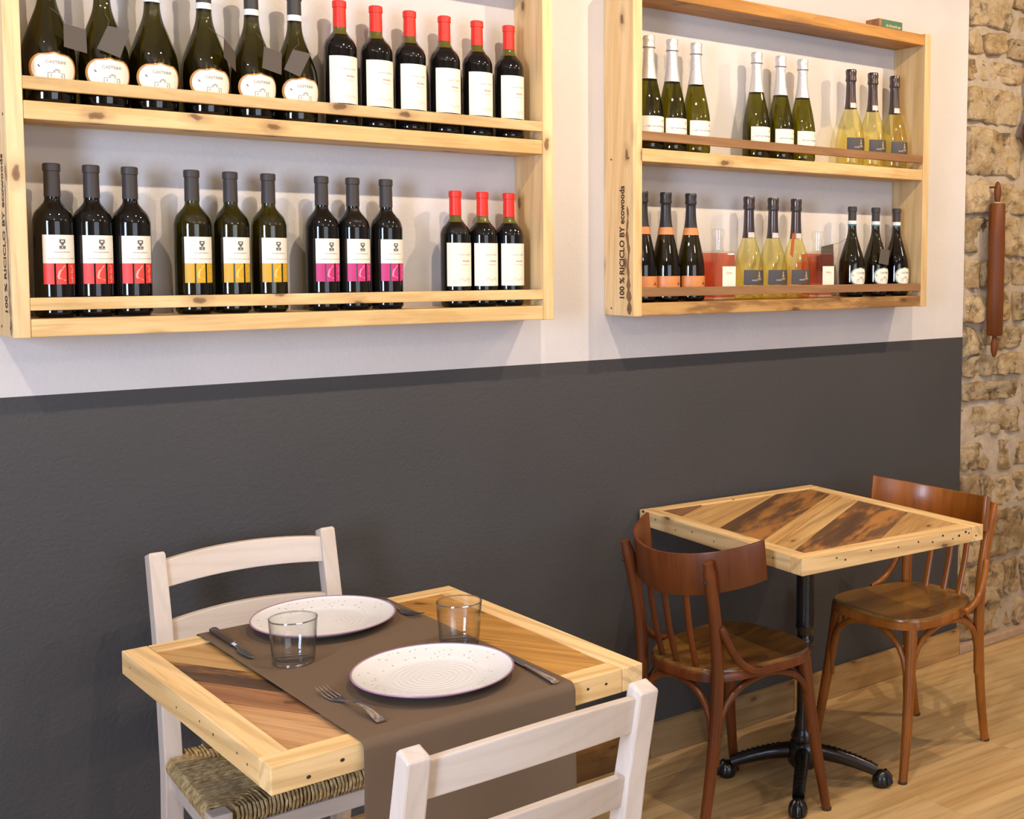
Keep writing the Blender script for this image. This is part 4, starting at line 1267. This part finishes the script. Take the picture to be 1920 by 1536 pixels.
# ------------------------------------------------------------------ whitewashed ladder-back chairs with rush seats
def rush_chair(label, loc, rz):
    """local: faces -y (sitter looks to -y), back posts at +y"""
    r = thing('rush_seat_chair', label, 'chair', loc, rz, 'whitewashed rush-seat chairs')
    hb, hf = 0.1865, 0.205          # half spacing of back posts / front legs (centres)
    yb_, yf = 0.165, -0.165
    HT = 0.870
    rows = []
    for s in (-1, 1):
        pts = [(s * (hb + .002), yb_ + .045, 0), (s * hb, yb_ + .012, .22), (s * hb, yb_, .42), (s * hb, yb_ + .014, .56), (s * hb, yb_ + .040, .72), (s * hb, yb_ + .072, HT - .004), (s * hb, yb_ + .0735, HT)]
        rad = [(.0165, .0165), (.018, .018), (.0190, .0185), (.0185, .0180), (.0175, .0175), (.0165, .017), (.0135, .0145)]
        link('back_post', MB().tube(pts, [(b_, a) for a, b_ in rad], 4, square=True, up=(1, 0, 0)).mesh('back_post', bevel=.003, seg=2), white_wood, r)
        link('front_leg', MB().tube([(s * (hf + .004), yf - .006, 0), (s * hf, yf, .455)], [.016, .020], 4, square=True, up=(1, 0, 0)).mesh('front_leg', bevel=.003), white_wood, r)
    # two bowed, arched back rails
    def rail(zc, h, yoff):
        n = 14
        vs, fs = [], []
        for i in range(n + 1):
            u = i / n * 2 - 1
            x = u * (hb - .010)
            bow = 0.020 * (1 - u * u)
            arch = 0.011 * (1 - u * u)
            for dy, dz in ((-.0085, -h / 2), (.0085, -h / 2), (.0085, h / 2), (-.0085, h / 2)):
                lean = 0.20 * dz
                vs.append((x, yoff + bow + dy + lean, zc + dz + arch * (1.0 if dz > 0 else .75)))
        for i in range(n):
            for k in range(4):
                fs.append((i * 4 + k, i * 4 + (k + 1) % 4, (i + 1) * 4 + (k + 1) % 4, (i + 1) * 4 + k))
        fs += [(3, 2, 1, 0), tuple(n * 4 + k for k in range(4))]
        link('back_rail', MB().add(vs, fs).mesh('back_rail', bevel=.003), white_wood_x, r)
    rail(.826, .056, yb_ + .061)
    rail(.703, .050, yb_ + .036)
    # seat rails and stretchers
    link('front_rail', boxmesh('front_rail', (-hf + .015, yf - .012, .385), (hf - .015, yf + .010, .418), .002), white_wood_x, r)
    link('back_rail_low', boxmesh('back_rail_low', (-hb + .015, yb_ - .010, .385), (hb - .015, yb_ + .010, .418), .002), white_wood_x, r)
    for s in (-1, 1):
        link('side_rail', MB().tube([(s * (hf - .002), yf + .01, .402), (s * (hb - .002), yb_ - .01, .402)], [(.016, .010)] * 2, 4, square=True, up=(0, 0, 1)).mesh('side_rail', bevel=.002), white_wood, r)
        link('stretcher', MB().tube([(s * hf, yf, .20), (s * hb, yb_ + .012, .20)], .010, 10).mesh('stretcher', smooth=True, angle=60), white_wood, r)
    link('stretcher', MB().tube([(-hf, yf, .25), (hf, yf, .25)], .010, 10).mesh('stretcher', smooth=True, angle=60), white_wood_x, r)
    # rush seat: padded core plus single strands wrapped over the four rails
    core = MB()
    n = 12
    vs, fs = [], []
    def outline(u, v):
        w_ = (hf + (hb - hf) * (v + 1) / 2)
        return (u * w_, yf + (yb_ - yf) * (v + 1) / 2)
    for lev in (0, 1):
        for j in range(n + 1):
            for i in range(n + 1):
                u, v = i / n * 2 - 1, j / n * 2 - 1
                e = max(abs(u), abs(v))
                x, yy = outline(u, v)
                zz = (.452 - .006 * (1 - e)) if lev else .424
                vs.append((x, yy, zz))
    m_ = (n + 1) ** 2
    for j in range(n):
        for i in range(n):
            a = j * (n + 1) + i
            fs.append((a, a + 1, a + n + 2, a + n + 1))
            fs.append((m_ + a, m_ + a + n + 1, m_ + a + n + 2, m_ + a + 1)[::-1])
    ring = [i for i in range(n + 1)] + [j * (n + 1) + n for j in range(1, n + 1)] + [n * (n + 1) + i for i in range(n - 1, -1, -1)] + [j * (n + 1) for j in range(n - 1, 0, -1)]
    for i in range(len(ring)):
        a, b_ = ring[i], ring[(i + 1) % len(ring)]
        fs.append((a, b_, m_ + b_, m_ + a))
    seat = link('seat', MB().add(vs, fs).mesh('seat_core', smooth=True, angle=50), rush, r)
    st = MB()
    rg = random.Random(3)
    cnt = 46
    for side in range(4):
        for i in range(cnt):
            q = (i + .5) / cnt * 2 - 1
            q *= 0.86
            depth = 1 - abs(q) * 1.0
            pts = []
            for t, z_, o_ in ((1.02, .420, .0), (1.075, .430, .0), (1.085, .443, 0), (1.045, .455, 0), (1 - depth * .5, .4545, 0), (1 - depth * .97, .449, 0)):
                jx = rg.uniform(-.006, .006)
                v = t
                if side == 0: p = outline(q + jx, -v)
                elif side == 1: p = outline(q + jx, v)
                elif side == 2: p = outline(-v, q + jx)
                else: p = outline(v, q + jx)
                pts.append((p[0], p[1], z_ + rg.uniform(-.0012, .0012)))
            st.tube(pts, 0.0031 + rg.uniform(-.0006, .0006), 5, cap=False)
    tag(link('rush_strands', st.mesh('rush_strands', smooth=True), rush_strand, seat), kind='stuff')
    return r

def strand_mat():
    m, nt, b = newmat('rush_strand')
    L = nt.links.new
    tc = N(nt, 'ShaderNodeTexCoord')
    n1 = N(nt, 'ShaderNodeTexNoise', i_Scale=85.0, i_Detail=4.0)
    n2 = N(nt, 'ShaderNodeTexNoise', i_Scale=12.0, i_Detail=3.0)
    L(tc.outputs['Object'], n1.inputs['Vector']); L(tc.outputs['Object'], n2.inputs['Vector'])
    r_ = ramp(nt, [(0.3, (0.20, 0.12, 0.045)), (0.5, (0.44, 0.29, 0.115)), (0.7, (0.62, 0.46, 0.22))])
    L(n1.outputs['Fac'], r_.inputs[0])
    c = mixc(nt, mathn(nt, 'MULTIPLY', ramp_out(nt, n2.outputs['Fac'], .45, .65), .4), r_.outputs[0], (0.22, 0.16, 0.085))
    L(c, b.inputs['Base Color']); b.inputs['Roughness'].default_value = 0.7
    return m
rush_strand = strand_mat()
# wall-side chair faces the camera side; near chair faces the wall
rush_chair('whitewashed chair with woven rush seat between laid table and grey wall', (0.957, -0.365, 0), math.radians(0.5))
rush_chair('whitewashed chair seen from behind at the near edge of the laid table', (0.884, -1.190, 0), math.radians(180 + 1.0))

# ------------------------------------------------------------------ bentwood cafe chairs
def arc_pts(a, b_, z0, z1, n=15, pw=0.55):
    out = []
    for i in range(n + 1):
        t = PI * i / n
        k = (1 - math.cos(t)) / 2
        out.append((a[0] + (b_[0] - a[0]) * k, a[1] + (b_[1] - a[1]) * k, z0 + (z1 - z0) * math.sin(t) ** pw))
    return out

def bentwood_chair(label, loc, rz, frame, seat_m):
    """local: faces +x"""
    r = thing('bentwood_chair', label, 'chair', loc, rz, 'dark bentwood cafe chairs')
    ZS = 0.462
    # seat: rounded trapezoid
    n = 56
    def contour(s, grow=0.0):
        t = 2 * PI * s
        c_, s_ = math.cos(t), math.sin(t)
        e = 0.62
        x = math.copysign(abs(c_) ** e, c_); yv = math.copysign(abs(s_) ** e, s_)
        hw = 0.168 + 0.024 * x
        return (0.005 + x * (0.197 + grow), yv * (hw + grow))
    top, mid = [], []
    vs, fs = [], []
    rings = [(1.0, ZS - .030, 0), (1.0, ZS - .004, 0), (.985, ZS, 0), (.90, ZS - .0015, 0), (.72, ZS - .006, 0), (.45, ZS - .009, 0), (.2, ZS - .010, 0)]
    for k, z_, _ in rings:
        for i in range(n):
            x, yv = contour(i / n)
            vs.append((.005 + (x - .005) * k, yv * k, z_))
    for j in range(len(rings) - 1):
        for i in range(n):
            fs.append((j * n + i, j * n + (i + 1) % n, (j + 1) * n + (i + 1) % n, (j + 1) * n + i))
    fs.append(tuple(range(n))[::-1]); fs.append(tuple((len(rings) - 1) * n + i for i in range(n)))
    link('seat', MB().add(vs, fs).mesh('seat', smooth=True, angle=50), seat_m, r)
    # seat ring, slightly proud
    vs, fs = [], []
    for k, z_ in ((1.018, ZS - .032), (1.022, ZS - .012), (1.0, ZS - .008), (.93, ZS - .034)):
        for i in range(n):
            x, yv = contour(i / n)
            vs.append((.005 + (x - .005) * k, yv * k, z_))
    for j in range(4):
        for i in range(n):
            a, b2 = j, (j + 1) % 4
            fs.append((a * n + i, a * n + (i + 1) % n, b2 * n + (i + 1) % n, b2 * n + i))
    link('seat_ring', MB().add(vs, fs).mesh('seat_ring', smooth=True, angle=50), frame, r)
    # legs
    def spl(pts, sub=4):
        out = []
        for i in range(len(pts) - 1):
            p0, p1, p2, p3 = pts[max(i - 1, 0)], pts[i], pts[i + 1], pts[min(i + 2, len(pts) - 1)]
            for k in range(sub):
                t = k / sub
                out.append(tuple(0.5 * ((2 * p1[q]) + (-p0[q] + p2[q]) * t + (2 * p0[q] - 5 * p1[q] + 4 * p2[q] - p3[q]) * t * t + (-p0[q] + 3 * p1[q] - 3 * p2[q] + p3[q]) * t ** 3) for q in range(3)))
        out.append(pts[-1])
        return out
    leg_at = {}
    for s in (-1, 1):
        bp = spl([(-.222, s * .138, 0), (-.196, s * .139, .14), (-.176, s * .142, .30), (-.170, s * .145, .44), (-.178, s * .148, .56), (-.200, s * .153, .68), (-.218, s * .158, .755)])
        nb = len(bp)
        rad = [(.0135 + .0035 * min(1, i / 8), .0125 + .0035 * min(1, i / 8)) if i < nb - 2 else (.013, .012) for i in range(nb)]
        leg = link('back_leg', MB().tube(bp, rad, 12, up=(1, 0, 0)).mesh('back_leg', smooth=True, angle=60), frame, r)
        link('foot_cap', MB().lathe([(0, 0), (.0140, 0), (.0142, .007), (0, .007)], 12, -.222, s * .138).mesh('cap', smooth=True, angle=40), charcoal_cap, leg)
        bolt = MB().lathe([(0, 0), (.005, 0), (.0045, .003), (0, .0035)], 10).mesh('bolt', smooth=True)
        link('bolt', bolt, charcoal_cap, leg, (-.226, s * .156, .705), (0, -PI / 2, 0))
        fp = spl([(.215, s * .178, 0), (.193, s * .170, .12), (.170, s * .158, .27), (.150, s * .146, .435)])
        nf = len(fp)
        rad = [.0125 + .0065 * min(1, i / (nf - 1)) for i in range(nf)]
        leg = link('front_leg', MB().tube(fp, rad, 12).mesh('front_leg', smooth=True, angle=60), frame, r)
        link('foot_cap', MB().lathe([(0, 0), (.0132, 0), (.0134, .007), (0, .007)], 12, .215, s * .178).mesh('cap', smooth=True, angle=40), charcoal_cap, leg)
        # bent brace under the seat side
        link('seat_brace', MB().tube(arc_pts((-.172, s * .142, 0), (.166, s * .158, 0), .225, .424), .0098, 10).mesh('brace', smooth=True, angle=60), frame, r)
        # bent arm from post to seat edge
        ap = spl([(-.176, s * .163, .585), (-.160, s * .170, .545), (-.128, s * .178, .492), (-.085, s * .182, .462), (-.045, s * .184, .452)])
        link('arm_brace', MB().tube(ap, [.009] + [.0105] * (len(ap) - 2) + [.008], 10).mesh('arm', smooth=True, angle=60), frame, r)
    link('seat_brace', MB().tube(arc_pts((.172, -.150, 0), (.172, .150, 0), .225, .424), .0098, 10).mesh('brace', smooth=True, angle=60), frame, r)
    link('seat_brace', MB().tube(arc_pts((-.176, -.136, 0), (-.176, .136, 0), .225, .424), .0098, 10).mesh('brace', smooth=True, angle=60), frame, r)
    # curved back panel wrapping forward
    cx, R = -.007, .228
    a0 = math.acos((-.078 - cx) / R)
    nn = 30
    vs, fs = [], []
    for i in range(nn + 1):
        u = i / nn * 2 - 1
        a = PI + u * (PI - a0)
        taper = 1.0
        for rr, zz in ((R, .700), (R + .009, .700), (R + .009, .802), (R, .802)):
            dip = -.040 * (1 - abs(u) ** 1.8) + (-.006 * (1 - u * u) if zz < .75 else 0)
            xx = cx + (rr) * math.cos(a) - (zz - .75) * .12
            vs.append((xx, rr * math.sin(a), zz + dip))
    for i in range(nn):
        for k in range(4):
            fs.append((i * 4 + k, i * 4 + (k + 1) % 4, (i + 1) * 4 + (k + 1) % 4, (i + 1) * 4 + k))
    fs += [(3, 2, 1, 0), tuple(nn * 4 + k for k in range(4))]
    link('backrest', MB().add(vs, fs).mesh('backrest', smooth=True, angle=40, bevel=.002), frame, r)
    # three flat spindles
    for yv in (-.070, 0.0, .070):
        xt = cx - math.sqrt(R * R - yv * yv) + .008
        xb = -.172 + abs(yv) * .12
        link('slat', MB().tube([(xb, yv * .92, .440), ((xb + xt) / 2 - .004, yv * .96, .56), (xt + .004, yv, .672)], [(.0055, .0115)] * 3, 8, up=(1, 0, 0)).mesh('slat', smooth=True, angle=50), frame, r)
    return r
bentwood_chair('dark bentwood chair with its curved back towards us, left of the bare table', (2.118, -0.425, 0), math.radians(3), walnut, walnut_seat)
bentwood_chair('amber brown bentwood chair facing the bare table, beside the stone wall', (2.842, -0.440, 0), math.radians(180), walnut_warm, walnut_gold)
